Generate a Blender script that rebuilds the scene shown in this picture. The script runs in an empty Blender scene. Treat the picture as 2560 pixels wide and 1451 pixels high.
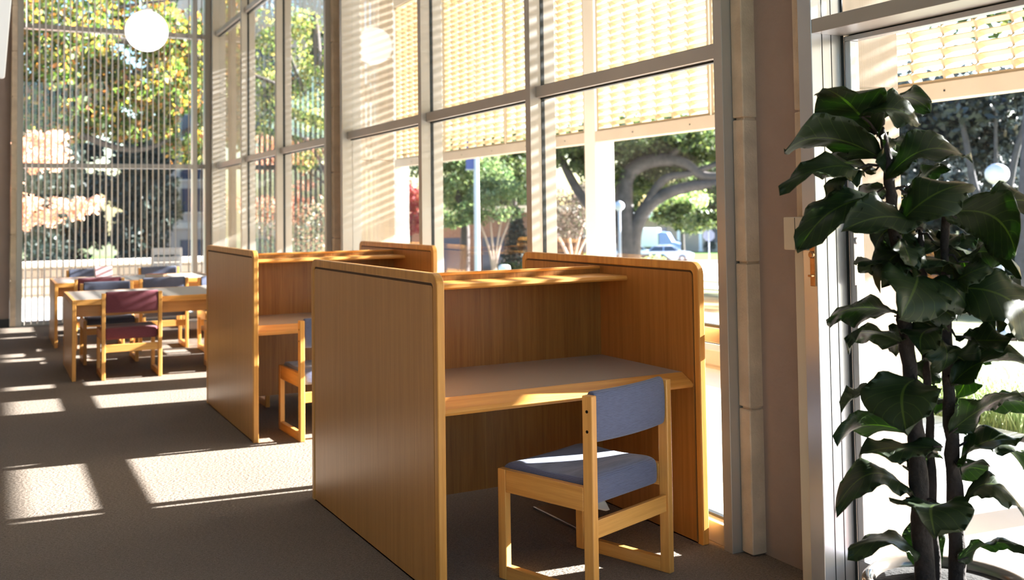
import bpy, bmesh, math, random
from mathutils import Vector, Matrix
C = bpy.context.scene.collection
scn = bpy.context.scene
R = random.Random(7)

# ------------------------------------------------------------------ camera, sky, sun, exposure
def look_basis(yaw, pitch, roll):
    f = Vector((math.sin(yaw)*math.cos(pitch), math.cos(yaw)*math.cos(pitch), math.sin(pitch)))
    r = Vector((math.cos(yaw), -math.sin(yaw), 0)); u = r.cross(f)
    return (r*math.cos(roll)+u*math.sin(roll), u*math.cos(roll)-r*math.sin(roll), f)
cam_data = bpy.data.cameras.new('camera')
cam = bpy.data.objects.new('camera', cam_data); C.objects.link(cam)
cr, cu, cf = look_basis(0.4749, 0.0425, -0.0134)
cam.matrix_world = Matrix(((cr.x, cu.x, -cf.x, 0), (cr.y, cu.y, -cf.y, 0), (cr.z, cu.z, -cf.z, 1.4687), (0, 0, 0, 1)))
cam_data.sensor_fit = 'HORIZONTAL'; cam_data.sensor_width = 36.0
cam_data.lens = 2531.776/2560*36.0
cam_data.shift_y = -(725.5-418.835)/2560
cam_data.clip_start = 0.05; cam_data.clip_end = 600
cam_data.dof.use_dof = True; cam_data.dof.focus_distance = 3.9; cam_data.dof.aperture_fstop = 3.2
scn.camera = cam

world = bpy.data.worlds.new('sky_world'); scn.world = world; world.use_nodes = True
nt = world.node_tree; nt.nodes.clear()
sky = nt.nodes.new('ShaderNodeTexSky'); sky.sky_type = 'NISHITA'; sky.sun_disc = False
sky.sun_elevation = math.radians(21.4); sky.sun_rotation = math.radians(95.4)
sky.altitude = 50; sky.air_density = 1.0; sky.dust_density = 1.0; sky.ozone_density = 1.0
bg = nt.nodes.new('ShaderNodeBackground'); bg.inputs['Strength'].default_value = 0.33
wo = nt.nodes.new('ShaderNodeOutputWorld')
hsv = nt.nodes.new('ShaderNodeHueSaturation'); hsv.inputs['Saturation'].default_value = 1.35
nt.links.new(sky.outputs[0], hsv.inputs['Color']); nt.links.new(hsv.outputs[0], bg.inputs[0]); nt.links.new(bg.outputs[0], wo.inputs[0])

sun_data = bpy.data.lights.new('sun', 'SUN'); sun_data.energy = 29; sun_data.angle = math.radians(0.6)
sun_data.color = (1.0, 0.975, 0.94)
sun = bpy.data.objects.new('sun', sun_data); C.objects.link(sun)
sun.location = (30, -3, 12)
sun.rotation_euler = Vector((-1, 0.095, -0.394)).to_track_quat('-Z', 'Y').to_euler()

scn.view_settings.view_transform = 'Standard'; scn.view_settings.look = 'None'
scn.view_settings.gamma = 1.0; scn.view_settings.use_curve_mapping = False
scn.view_settings.exposure = 1.12
scn.cycles.max_bounces = 9; scn.cycles.diffuse_bounces = 5; scn.cycles.glossy_bounces = 3
scn.cycles.transmission_bounces = 4; scn.cycles.transparent_max_bounces = 24
scn.cycles.caustics_reflective = False; scn.cycles.caustics_refractive = False
scn.cycles.sample_clamp_indirect = 6.0
scn.cycles.use_denoising = True

# ------------------------------------------------------------------ materials
def new_mat(name):
    m = bpy.data.materials.new(name); m.use_nodes = True
    n = m.node_tree; b = n.nodes['Principled BSDF']
    return m, n, b
def node(n, t, **kw):
    x = n.nodes.new(t)
    for k, v in kw.items(): setattr(x, k, v)
    return x
def plain(name, col, rough=0.6, metal=0.0, spec=0.5, var=0.0, scale=20, bump=0.0, bscale=200):
    m, n, b = new_mat(name)
    b.inputs['Base Color'].default_value = (*col, 1); b.inputs['Roughness'].default_value = rough
    b.inputs['Metallic'].default_value = metal; b.inputs['Specular IOR Level'].default_value = spec
    tc = node(n, 'ShaderNodeTexCoord')
    if var:
        nz = node(n, 'ShaderNodeTexNoise'); nz.inputs['Scale'].default_value = scale; nz.inputs['Detail'].default_value = 5
        rp = node(n, 'ShaderNodeValToRGB')
        rp.color_ramp.elements[0].position = 0.3; rp.color_ramp.elements[1].position = 0.72
        rp.color_ramp.elements[0].color = (*[c*(1-var) for c in col], 1)
        rp.color_ramp.elements[1].color = (*[min(1, c*(1+var)) for c in col], 1)
        n.links.new(tc.outputs['Object'], nz.inputs['Vector']); n.links.new(nz.outputs['Fac'], rp.inputs[0])
        n.links.new(rp.outputs[0], b.inputs['Base Color'])
    if bump:
        n2 = node(n, 'ShaderNodeTexNoise'); n2.inputs['Scale'].default_value = bscale; n2.inputs['Detail'].default_value = 3
        bp = node(n, 'ShaderNodeBump'); bp.inputs['Strength'].default_value = bump; bp.inputs['Distance'].default_value = 0.01
        n.links.new(tc.outputs['Object'], n2.inputs['Vector']); n.links.new(n2.outputs['Fac'], bp.inputs['Height'])
        n.links.new(bp.outputs[0], b.inputs['Normal'])
    return m
def wood(name, axis, light, dark, rough=0.38, figure=0.0):
    m, n, b = new_mat(name)
    tc = node(n, 'ShaderNodeTexCoord'); mp = node(n, 'ShaderNodeMapping')
    s = [34, 34, 34]; s['xyz'.index(axis)] = 1.1; mp.inputs['Scale'].default_value = s
    nz = node(n, 'ShaderNodeTexNoise'); nz.inputs['Scale'].default_value = 1.0; nz.inputs['Detail'].default_value = 6; nz.inputs['Distortion'].default_value = 0.25 + figure
    mp2 = node(n, 'ShaderNodeMapping'); s2 = [420, 420, 420]; s2['xyz'.index(axis)] = 9; mp2.inputs['Scale'].default_value = s2
    fz = node(n, 'ShaderNodeTexNoise'); fz.inputs['Scale'].default_value = 1.0; fz.inputs['Detail'].default_value = 2
    ad = node(n, 'ShaderNodeMath', operation='MULTIPLY_ADD'); ad.inputs[1].default_value = 0.45
    rp = node(n, 'ShaderNodeValToRGB'); rp.color_ramp.elements[0].position = 0.42; rp.color_ramp.elements[1].position = 0.95
    rp.color_ramp.elements[0].color = (*dark, 1); rp.color_ramp.elements[1].color = (*light, 1)
    n.links.new(tc.outputs['Object'], mp.inputs[0]); n.links.new(mp.outputs[0], nz.inputs['Vector'])
    n.links.new(tc.outputs['Object'], mp2.inputs[0]); n.links.new(mp2.outputs[0], fz.inputs['Vector'])
    n.links.new(fz.outputs['Fac'], ad.inputs[0]); n.links.new(nz.outputs['Fac'], ad.inputs[2])
    n.links.new(ad.outputs[0], rp.inputs[0]); n.links.new(rp.outputs[0], b.inputs['Base Color'])
    bp = node(n, 'ShaderNodeBump'); bp.inputs['Strength'].default_value = 0.08; bp.inputs['Distance'].default_value = 0.004
    n.links.new(fz.outputs['Fac'], bp.inputs['Height']); n.links.new(bp.outputs[0], b.inputs['Normal'])
    b.inputs['Roughness'].default_value = rough
    return m
def fabric(name, col):
    m, n, b = new_mat(name)
    tc = node(n, 'ShaderNodeTexCoord'); mp = node(n, 'ShaderNodeMapping'); mp.inputs['Scale'].default_value = (30, 220, 220)
    nz = node(n, 'ShaderNodeTexNoise'); nz.inputs['Scale'].default_value = 1.0; nz.inputs['Detail'].default_value = 3
    wv = node(n, 'ShaderNodeTexWave', wave_type='BANDS', bands_direction='Z'); wv.inputs['Scale'].default_value = 52; wv.inputs['Distortion'].default_value = 1.5
    mix = node(n, 'ShaderNodeMath', operation='MULTIPLY_ADD'); mix.inputs[1].default_value = 0.5
    rp = node(n, 'ShaderNodeValToRGB')
    rp.color_ramp.elements[0].position = 0.25; rp.color_ramp.elements[0].color = (*[c*0.72 for c in col], 1)
    rp.color_ramp.elements[1].position = 0.95; rp.color_ramp.elements[1].color = (*[min(1, c*1.22) for c in col], 1)
    n.links.new(tc.outputs['Object'], mp.inputs[0]); n.links.new(mp.outputs[0], nz.inputs['Vector'])
    n.links.new(tc.outputs['Object'], wv.inputs['Vector'])
    n.links.new(wv.outputs['Fac'], mix.inputs[0]); n.links.new(nz.outputs['Fac'], mix.inputs[2])
    n.links.new(mix.outputs[0], rp.inputs[0]); n.links.new(rp.outputs[0], b.inputs['Base Color'])
    bp = node(n, 'ShaderNodeBump'); bp.inputs['Strength'].default_value = 0.35; bp.inputs['Distance'].default_value = 0.003
    n.links.new(mix.outputs[0], bp.inputs['Height']); n.links.new(bp.outputs[0], b.inputs['Normal'])
    b.inputs['Roughness'].default_value = 0.9; b.inputs['Specular IOR Level'].default_value = 0.15
    b.inputs['Sheen Weight'].default_value = 0.25
    return m
def glass_mat(name, tint):
    m = bpy.data.materials.new(name); m.use_nodes = True; n = m.node_tree; n.nodes.clear()
    lw = node(n, 'ShaderNodeLayerWeight'); lw.inputs['Blend'].default_value = 0.5
    pw = node(n, 'ShaderNodeMath', operation='POWER'); pw.inputs[1].default_value = 5.0
    ma = node(n, 'ShaderNodeMath', operation='MULTIPLY_ADD'); ma.inputs[1].default_value = 0.8; ma.inputs[2].default_value = 0.04
    tr = node(n, 'ShaderNodeBsdfTransparent'); tr.inputs[0].default_value = (*tint, 1)
    gl = node(n, 'ShaderNodeBsdfGlossy'); gl.inputs['Roughness'].default_value = 0.0
    mx = node(n, 'ShaderNodeMixShader'); out = node(n, 'ShaderNodeOutputMaterial')
    n.links.new(lw.outputs['Facing'], pw.inputs[0]); n.links.new(pw.outputs[0], ma.inputs[0]); n.links.new(ma.outputs[0], mx.inputs[0])
    n.links.new(tr.outputs[0], mx.inputs[1]); n.links.new(gl.outputs[0], mx.inputs[2]); n.links.new(mx.outputs[0], out.inputs[0])
    return m
def leaf_mat(name, cols, trans=0.4, rough=0.5, per_leaf=True, veins=False, TV=2.2):
    m = bpy.data.materials.new(name); m.use_nodes = True; n = m.node_tree
    b = n.nodes['Principled BSDF']; out = [x for x in n.nodes if x.type == 'OUTPUT_MATERIAL'][0]
    b.inputs['Roughness'].default_value = rough; b.inputs['Specular IOR Level'].default_value = 0.35
    rp = node(n, 'ShaderNodeValToRGB'); rp.color_ramp.interpolation = 'LINEAR'
    el = rp.color_ramp.elements
    while len(el) < len(cols): el.new(0.5)
    for i, c in enumerate(cols): el[i].position = i/max(1, len(cols)-1); el[i].color = (*c, 1)
    if per_leaf:
        g = node(n, 'ShaderNodeNewGeometry'); n.links.new(g.outputs['Random Per Island'], rp.inputs[0])
    else:
        tc = node(n, 'ShaderNodeTexCoord'); nz = node(n, 'ShaderNodeTexNoise'); nz.inputs['Scale'].default_value = 14
        n.links.new(tc.outputs['Object'], nz.inputs['Vector']); n.links.new(nz.outputs['Fac'], rp.inputs[0])
    col = rp.outputs[0]
    if veins:
        uv = node(n, 'ShaderNodeUVMap'); sp = node(n, 'ShaderNodeSeparateXYZ'); n.links.new(uv.outputs[0], sp.inputs[0])
        d = node(n, 'ShaderNodeMath', operation='SUBTRACT'); d.inputs[1].default_value = 0.5; n.links.new(sp.outputs[0], d.inputs[0])
        a = node(n, 'ShaderNodeMath', operation='ABSOLUTE'); n.links.new(d.outputs[0], a.inputs[0])
        k = node(n, 'ShaderNodeMath', operation='LESS_THAN'); k.inputs[1].default_value = 0.018; n.links.new(a.outputs[0], k.inputs[0])
        # side veins run forward from the midrib
        q = node(n, 'ShaderNodeMath', operation='MULTIPLY_ADD'); q.inputs[1].default_value = -0.55; n.links.new(a.outputs[0], q.inputs[0]); n.links.new(sp.outputs[1], q.inputs[2])
        fr = node(n, 'ShaderNodeMath', operation='MULTIPLY'); fr.inputs[1].default_value = 8.0; n.links.new(q.outputs[0], fr.inputs[0])
        f2 = node(n, 'ShaderNodeMath', operation='FRACT'); n.links.new(fr.outputs[0], f2.inputs[0])
        k2 = node(n, 'ShaderNodeMath', operation='LESS_THAN'); k2.inputs[1].default_value = 0.07; n.links.new(f2.outputs[0], k2.inputs[0])
        k3 = node(n, 'ShaderNodeMath', operation='MULTIPLY'); k3.inputs[1].default_value = 0.45; n.links.new(k2.outputs[0], k3.inputs[0])
        mxv = node(n, 'ShaderNodeMath', operation='MAXIMUM'); n.links.new(k.outputs[0], mxv.inputs[0]); n.links.new(k3.outputs[0], mxv.inputs[1])
        mc = node(n, 'ShaderNodeMix', data_type='RGBA'); mc.inputs['B'].default_value = (0.065, 0.10, 0.025, 1)
        n.links.new(mxv.outputs[0], mc.inputs['Factor']); n.links.new(col, mc.inputs['A']); col = mc.outputs['Result']
        bp = node(n, 'ShaderNodeBump'); bp.inputs['Strength'].default_value = 0.5; bp.inputs['Distance'].default_value = 0.004
        n.links.new(mxv.outputs[0], bp.inputs['Height']); n.links.new(bp.outputs[0], b.inputs['Normal'])
    n.links.new(col, b.inputs['Base Color'])
    tl = node(n, 'ShaderNodeBsdfTranslucent'); hs = node(n, 'ShaderNodeHueSaturation'); hs.inputs['Value'].default_value = TV; hs.inputs['Saturation'].default_value = 1.15
    n.links.new(col, hs.inputs['Color']); n.links.new(hs.outputs[0], tl.inputs[0])
    mx = node(n, 'ShaderNodeMixShader'); mx.inputs[0].default_value = trans
    n.links.new(b.outputs[0], mx.inputs[1]); n.links.new(tl.outputs[0], mx.inputs[2]); n.links.new(mx.outputs[0], out.inputs[0])
    return m
def emit_mat(name, col, strength):
    m, n, b = new_mat(name); b.inputs['Base Color'].default_value = (0.9, 0.9, 0.9, 1)
    b.inputs['Emission Color'].default_value = (*col, 1); b.inputs['Emission Strength'].default_value = strength
    b.inputs['Roughness'].default_value = 0.3
    if name == 'white_panel_glow': b.inputs['Base Color'].default_value = (0.5, 0.5, 0.5, 1)
    return m
def brick_mat(name, c1, c2, mortar, sx, sy, axis='xz', rough=0.85):
    m, n, b = new_mat(name)
    tc = node(n, 'ShaderNodeTexCoord'); sp = node(n, 'ShaderNodeSeparateXYZ'); cb = node(n, 'ShaderNodeCombineXYZ')
    n.links.new(tc.outputs['Object'], sp.inputs[0])
    n.links.new(sp.outputs['xyz'.index(axis[0])], cb.inputs[0]); n.links.new(sp.outputs['xyz'.index(axis[1])], cb.inputs[1])
    br = node(n, 'ShaderNodeTexBrick'); br.inputs['Color1'].default_value = (*c1, 1); br.inputs['Color2'].default_value = (*c2, 1); br.inputs['Mortar'].default_value = (*mortar, 1)
    br.inputs['Scale'].default_value = 1.0; br.inputs['Brick Width'].default_value = sx; br.inputs['Row Height'].default_value = sy; br.inputs['Mortar Size'].default_value = 0.012
    n.links.new(cb.outputs[0], br.inputs['Vector']); n.links.new(br.outputs['Color'], b.inputs['Base Color'])
    b.inputs['Roughness'].default_value = rough
    return m

M = {}
OAK_L, OAK_D = (0.78, 0.395, 0.095), (0.52, 0.21, 0.038)
VEN_L, VEN_D = (0.62, 0.315, 0.105), (0.49, 0.23, 0.068)
for ax in 'xyz':
    M['oak_'+ax] = wood('oak_solid_'+ax, ax, OAK_L, OAK_D)
    M['veneer_'+ax] = wood('oak_veneer_'+ax, ax, VEN_L, VEN_D, 0.34, 0.8)
    M['blond_'+ax] = wood('oak_chair_'+ax, ax, (0.80, 0.42, 0.115), (0.55, 0.24, 0.052), 0.32)
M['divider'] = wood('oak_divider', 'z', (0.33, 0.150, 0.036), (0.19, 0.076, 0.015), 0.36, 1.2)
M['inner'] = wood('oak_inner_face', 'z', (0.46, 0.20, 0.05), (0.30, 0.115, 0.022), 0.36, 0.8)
M['laminate'] = plain('grey_laminate', (0.36, 0.32, 0.285), 0.42, var=0.05, scale=300)
M['carpet'] = None
M['wall'] = plain('mauve_brown_paint', (0.33, 0.255, 0.225), 0.75, var=0.05, scale=6, bump=0.15, bscale=60)
M['white_wall'] = plain('off_white_paint', (0.56, 0.54, 0.52), 0.8)
M['ceiling'] = plain('ceiling_panel', (0.48, 0.47, 0.46), 0.9)
M['concrete'] = plain('rib_concrete', (0.60, 0.49, 0.37), 0.85, var=0.16, scale=9, bump=0.3, bscale=90)
M['pier'] = plain('exterior_panel', (0.50, 0.42, 0.33), 0.8, var=0.08, scale=5, bump=0.1, bscale=40)
M['alu'] = plain('anodised_frame', (0.47, 0.44, 0.405), 0.38, metal=0.35, var=0.05, scale=3)
M['door_alu'] = plain('door_aluminium', (0.62, 0.63, 0.66), 0.3, metal=0.6)
M['gasket'] = plain('black_gasket', (0.006, 0.012, 0.015), 0.5)
M['glass'] = glass_mat('clear_glass', (0.97, 0.98, 0.985))
M['fabric_blue'] = fabric('blue_grey_fabric', (0.115, 0.135, 0.23))
M['fabric_grey'] = fabric('slate_fabric', (0.095, 0.11, 0.17))
M['fabric_red'] = fabric('maroon_fabric', (0.16, 0.045, 0.06))
M['screw'] = plain('dark_screw', (0.02, 0.018, 0.016), 0.35, metal=0.8)
M['paper'] = plain('paper', (0.78, 0.72, 0.6), 0.8)
M['dark_plate'] = plain('dark_metal_plate', (0.03, 0.025, 0.024), 0.25, metal=0.5)
M['black_base'] = plain('black_vinyl', (0.02, 0.018, 0.017), 0.5)
M['beige_plastic'] = plain('beige_plastic', (0.62, 0.54, 0.42), 0.5)
M['brass'] = plain('worn_brass', (0.42, 0.25, 0.13), 0.32, metal=0.85, var=0.2, scale=40)
M['steel'] = plain('brushed_steel', (0.45, 0.45, 0.47), 0.3, metal=0.9)
M['vane'] = leaf_mat('blind_vane_cloth', [(0.50, 0.46, 0.42), (0.54, 0.50, 0.46)], 0.2, 0.8, per_leaf=False)
M['louver'] = plain('cream_louver', (0.53, 0.435, 0.29), 0.6, var=0.05, scale=8)
M['beam'] = plain('cream_beam', (0.58, 0.51, 0.41), 0.75, var=0.05, scale=3, bump=0.05, bscale=50)
M['column_white'] = plain('white_column', (0.82, 0.78, 0.70), 0.7)
M['pavement'] = plain('pale_concrete', (0.56, 0.54, 0.50), 0.9, var=0.08, scale=2)
M['stone'] = brick_mat('stacked_stone', (0.42, 0.34, 0.25), (0.33, 0.27, 0.20), (0.13, 0.10, 0.08), 0.34, 0.16)
M['coping'] = plain('stone_coping', (0.64, 0.55, 0.45), 0.85, var=0.1, scale=6)
M['brick_paver'] = brick_mat('brick_paver', (0.42, 0.26, 0.24), (0.37, 0.22, 0.22), (0.20, 0.15, 0.15), 0.62, 0.24, 'xy')
M['brick_dark'] = brick_mat('brown_brick', (0.17, 0.085, 0.06), (0.13, 0.065, 0.05), (0.2, 0.15, 0.12), 0.4, 0.13)
M['tan_wall'] = plain('tan_render', (0.50, 0.40, 0.33), 0.85, var=0.04, scale=0.6)
M['white_paint'] = plain('white_paint', (0.80, 0.80, 0.80), 0.5)
M['pole_grey'] = plain('pole_grey', (0.50, 0.52, 0.62), 0.5)
M['window_dark'] = plain('dark_window', (0.035, 0.05, 0.09), 0.12)
M['globe'] = emit_mat('glowing_globe', (1.0, 0.97, 0.93), 1.2)
M['glow_panel'] = emit_mat('white_panel_glow', (1.0, 0.985, 0.965), 0.22)  # emission added to brighten the white panel, not a known lamp
M['lamp_globe'] = plain('opal_globe', (0.62, 0.64, 0.72), 0.35)
M['bark'] = plain('dark_bark', (0.022, 0.015, 0.013), 0.9, var=0.35, scale=25, bump=0.8, bscale=60)
M['bark_grey'] = plain('grey_bark', (0.075, 0.07, 0.08), 0.9, var=0.25, scale=6)
M['bark_oak'] = plain('oak_bark', (0.085, 0.07, 0.065), 0.9, var=0.3, scale=4)
M['bark_pale'] = plain('pale_bark', (0.42, 0.30, 0.24), 0.85, var=0.2, scale=5)
M['soil'] = plain('dark_soil', (0.006, 0.005, 0.004), 1.0, var=0.4, scale=60, bump=1.0, bscale=80)
M['pot'] = plain('glazed_taupe', (0.20, 0.175, 0.155), 0.12, metal=0.25, var=0.12, scale=3)
M['leaf_fig'] = leaf_mat('fig_leaf', [(0.016, 0.030, 0.011), (0.028, 0.047, 0.016)], 0.36, 0.45, per_leaf=False, veins=True, TV=3.2)
M['leaf_autumn'] = leaf_mat('autumn_leaf', [(0.02, 0.04, 0.012), (0.035, 0.065, 0.018), (0.06, 0.105, 0.025), (0.10, 0.15, 0.04), (0.15, 0.20, 0.06), (0.30, 0.27, 0.07), (0.42, 0.24, 0.08), (0.34, 0.13, 0.06)], 0.45)
M['leaf_gold'] = leaf_mat('golden_leaf', [(0.05, 0.09, 0.03), (0.12, 0.17, 0.05), (0.24, 0.25, 0.08), (0.36, 0.29, 0.11)], 0.45)
M['leaf_peach'] = leaf_mat('peach_leaf', [(0.55, 0.30, 0.21), (0.64, 0.40, 0.31), (0.66, 0.48, 0.37), (0.40, 0.20, 0.11)], 0.45)
M['leaf_oak'] = leaf_mat('live_oak_leaf', [(0.030, 0.050, 0.022), (0.050, 0.075, 0.030), (0.085, 0.115, 0.045), (0.13, 0.15, 0.05)], 0.3)
M['leaf_mid'] = leaf_mat('mid_green_leaf', [(0.05, 0.085, 0.04), (0.09, 0.14, 0.06), (0.17, 0.22, 0.10), (0.22, 0.25, 0.11)], 0.35)
M['leaf_pale'] = leaf_mat('pale_green_leaf', [(0.22, 0.30, 0.11), (0.32, 0.40, 0.16), (0.38, 0.42, 0.20)], 0.4)
M['leaf_dark'] = leaf_mat('dark_evergreen_leaf', [(0.016, 0.026, 0.024), (0.028, 0.042, 0.036), (0.042, 0.060, 0.046)], 0.12)
M['leaf_red'] = leaf_mat('red_leaf', [(0.30, 0.06, 0.07), (0.42, 0.12, 0.12), (0.36, 0.16, 0.10)], 0.4)
M['leaf_pinkhedge'] = leaf_mat('flowering_hedge_leaf', [(0.05, 0.06, 0.04), (0.08, 0.09, 0.05), (0.10, 0.10, 0.06), (0.46, 0.22, 0.16)], 0.3)
M['grass'] = leaf_mat('grass_blade', [(0.20, 0.27, 0.13), (0.30, 0.36, 0.19), (0.42, 0.44, 0.28)], 0.35)
M['dry_grass'] = leaf_mat('dry_grass_blade', [(0.52, 0.42, 0.28), (0.64, 0.54, 0.38), (0.70, 0.62, 0.48)], 0.35)
def carpet_mat():
    m, n, b = new_mat('brown_grey_carpet')
    tc = node(n, 'ShaderNodeTexCoord')
    nz = node(n, 'ShaderNodeTexNoise'); nz.inputs['Scale'].default_value = 170; nz.inputs['Detail'].default_value = 4
    wv = node(n, 'ShaderNodeTexNoise'); wv.inputs['Scale'].default_value = 1.3; wv.inputs['Detail'].default_value = 3
    mp = node(n, 'ShaderNodeMapping'); mp.inputs['Scale'].default_value = (55, 150, 55); mp.inputs['Rotation'].default_value = (0, 0, 0.5)
    lp = node(n, 'ShaderNodeTexNoise'); lp.inputs['Scale'].default_value = 1.0; lp.inputs['Detail'].default_value = 2
    rp = node(n, 'ShaderNodeValToRGB'); rp.color_ramp.elements[0].position = 0.3; rp.color_ramp.elements[1].position = 0.75
    rp.color_ramp.elements[0].color = (0.155, 0.125, 0.100, 1); rp.color_ramp.elements[1].color = (0.285, 0.238, 0.195, 1)
    ad = node(n, 'ShaderNodeMath', operation='MULTIPLY_ADD'); ad.inputs[1].default_value = 0.25
    n.links.new(tc.outputs['Object'], nz.inputs['Vector']); n.links.new(tc.outputs['Object'], wv.inputs['Vector'])
    n.links.new(tc.outputs['Object'], mp.inputs[0]); n.links.new(mp.outputs[0], lp.inputs['Vector'])
    n.links.new(wv.outputs['Fac'], ad.inputs[0]); n.links.new(nz.outputs['Fac'], ad.inputs[2])
    a2 = node(n, 'ShaderNodeMath', operation='MULTIPLY_ADD'); a2.inputs[1].default_value = 0.6
    n.links.new(lp.outputs['Fac'], a2.inputs[0]); n.links.new(ad.outputs[0], a2.inputs[2])
    sb = node(n, 'ShaderNodeMath', operation='SUBTRACT'); sb.inputs[1].default_value = 0.42
    n.links.new(a2.outputs[0], sb.inputs[0]); n.links.new(sb.outputs[0], rp.inputs[0]); n.links.new(rp.outputs[0], b.inputs['Base Color'])
    bp = node(n, 'ShaderNodeBump'); bp.inputs['Strength'].default_value = 0.75; bp.inputs['Distance'].default_value = 0.014
    n.links.new(lp.outputs['Fac'], bp.inputs['Height']); n.links.new(bp.outputs[0], b.inputs['Normal'])
    b.inputs['Roughness'].default_value = 1.0; b.inputs['Specular IOR Level'].default_value = 0.05
    return m
M['carpet'] = carpet_mat()
def ground_mat():
    m, n, b = new_mat('lawn_and_mulch')
    tc = node(n, 'ShaderNodeTexCoord'); nz = node(n, 'ShaderNodeTexNoise'); nz.inputs['Scale'].default_value = 0.35; nz.inputs['Detail'].default_value = 8
    rp = node(n, 'ShaderNodeValToRGB'); e = rp.color_ramp.elements
    e[0].position = 0.35; e[0].color = (0.10, 0.13, 0.06, 1); e[1].position = 0.7; e[1].color = (0.22, 0.22, 0.12, 1)
    n.links.new(tc.outputs['Object'], nz.inputs['Vector']); n.links.new(nz.outputs['Fac'], rp.inputs[0]); n.links.new(rp.outputs[0], b.inputs['Base Color'])
    b.inputs['Roughness'].default_value = 1.0; b.inputs['Specular IOR Level'].default_value = 0.1
    return m
M['ground'] = ground_mat()
M['mulch'] = plain('mulch_bed', (0.12, 0.11, 0.12), 1.0, var=0.4, scale=25, spec=0.1)
M['gravel'] = plain('pale_gravel', (0.56, 0.48, 0.38), 1.0, var=0.35, scale=12, spec=0.1)
M['asphalt'] = plain('worn_asphalt', (0.20, 0.20, 0.22), 0.9, var=0.1, scale=0.5)
M['street'] = plain('concrete_street', (0.60, 0.58, 0.56), 0.9)
M['lawn'] = plain('mown_lawn', (0.12, 0.19, 0.05), 1.0, var=0.2, scale=3, spec=0.1)

# ------------------------------------------------------------------ mesh builder
class MB:
    def __init__(s): s.v = []; s.f = []; s.uv = None
    def add(s, verts, faces):
        o = len(s.v); s.v += [tuple(p) for p in verts]; s.f += [tuple(i+o for i in q) for q in faces]; return s
    def box(s, x0, x1, y0, y1, z0, z1):
        return s.add([(x0,y0,z0),(x1,y0,z0),(x1,y1,z0),(x0,y1,z0),(x0,y0,z1),(x1,y0,z1),(x1,y1,z1),(x0,y1,z1)],
                     [(0,3,2,1),(4,5,6,7),(0,1,5,4),(1,2,6,5),(2,3,7,6),(3,0,4,7)])
    def obox(s, c, size, mat):
        hx, hy, hz = [q/2 for q in size]; pts = []
        for z in (-hz, hz):
            for x, y in ((-hx,-hy),(hx,-hy),(hx,hy),(-hx,hy)): pts.append(Vector(c) + mat @ Vector((x, y, z)))
        return s.add(pts, [(0,3,2,1),(4,5,6,7),(0,1,5,4),(1,2,6,5),(2,3,7,6),(3,0,4,7)])
    def prism(s, pts, axis, a0, a1):
        n = len(pts); out = []
        for a in (a0, a1):
            for p, q in pts: out.append({'x': (a, p, q), 'y': (p, a, q), 'z': (p, q, a)}[axis])
        area = sum(pts[i][0]*pts[(i+1) % n][1]-pts[(i+1) % n][0]*pts[i][1] for i in range(n))
        flip = (area > 0) ^ (axis == 'y')
        fs = [tuple(reversed(range(n))) if flip else tuple(range(n)), tuple(range(n, 2*n)) if flip else tuple(reversed(range(n, 2*n)))]
        for i in range(n):
            j = (i+1) % n; q = (i, j, n+j, n+i); fs.append(q if flip else tuple(reversed(q)))
        return s.add(out, fs)
    def ring_prism(s, outer, inner, x0, x1):
        n = len(outer); pts = [(x, p, q) for x in (x0, x1) for lp in (outer, inner) for p, q in lp]
        fs = []
        for i in range(n):
            j = (i+1) % n
            fs += [(i, n+i, n+j, j), (2*n+i, 2*n+j, 3*n+j, 3*n+i), (i, j, 2*n+j, 2*n+i), (n+i, 3*n+i, 3*n+j, n+j)]
        return s.add(pts, fs)
    def loft(s, rings, cap=True):
        n = len(rings[0]); o = len(s.v)
        for r in rings: s.v += [tuple(p) for p in r]
        for k in range(len(rings)-1):
            for i in range(n):
                j = (i+1) % n; s.f.append((o+k*n+i, o+k*n+j, o+(k+1)*n+j, o+(k+1)*n+i))
        if cap:
            s.f.append(tuple(reversed(range(o, o+n)))); e = o+(len(rings)-1)*n; s.f.append(tuple(range(e, e+n)))
        return s
    def tube(s, pts, rads, n=8):
        pts = [Vector(p) for p in pts]; rings = []
        if not isinstance(rads, (list, tuple)): rads = [rads]*len(pts)
        ref = Vector((0.3, 0.9, 0.2))
        for i, p in enumerate(pts):
            d = (pts[min(i+1, len(pts)-1)]-pts[max(i-1, 0)]).normalized()
            a = d.cross(ref)
            if a.length < 0.1: a = d.cross(Vector((1, 0, 0)))
            a.normalize(); b = d.cross(a)
            rings.append([p + rads[i]*(a*math.cos(2*math.pi*k/n)+b*math.sin(2*math.pi*k/n)) for k in range(n)])
        return s.loft(rings)
    def lathe(s, prof, n=32, c=(0, 0, 0)):
        rings = [[(c[0]+r*math.cos(2*math.pi*k/n), c[1]+r*math.sin(2*math.pi*k/n), c[2]+z) for k in range(n)] for r, z in prof]
        return s.loft(rings)
    def sphere(s, c, r, n=20, m=12, sz=1.0):
        return s.lathe([(max(r*math.sin(math.pi*i/m), r*0.002), -r*sz*math.cos(math.pi*i/m)) for i in range(m+1)], n, c)
    def build(s, name, mat, parent=None, bevel=0.0, smooth=False, seg=2, fix=True):
        me = bpy.data.meshes.new(name); me.from_pydata(s.v, [], s.f)
        if fix:
            bm = bmesh.new(); bm.from_mesh(me); bmesh.ops.recalc_face_normals(bm, faces=bm.faces); bm.to_mesh(me); bm.free()
        if smooth: me.polygons.foreach_set('use_smooth', [True]*len(me.polygons))
        me.materials.append(mat); me.update()
        o = bpy.data.objects.new(name, me); C.objects.link(o)
        if parent: o.parent = parent
        if bevel:
            b = o.modifiers.new('bevel', 'BEVEL'); b.width = bevel; b.segments = seg; b.limit_method = 'ANGLE'; b.angle_limit = math.radians(40)
        return o
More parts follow.
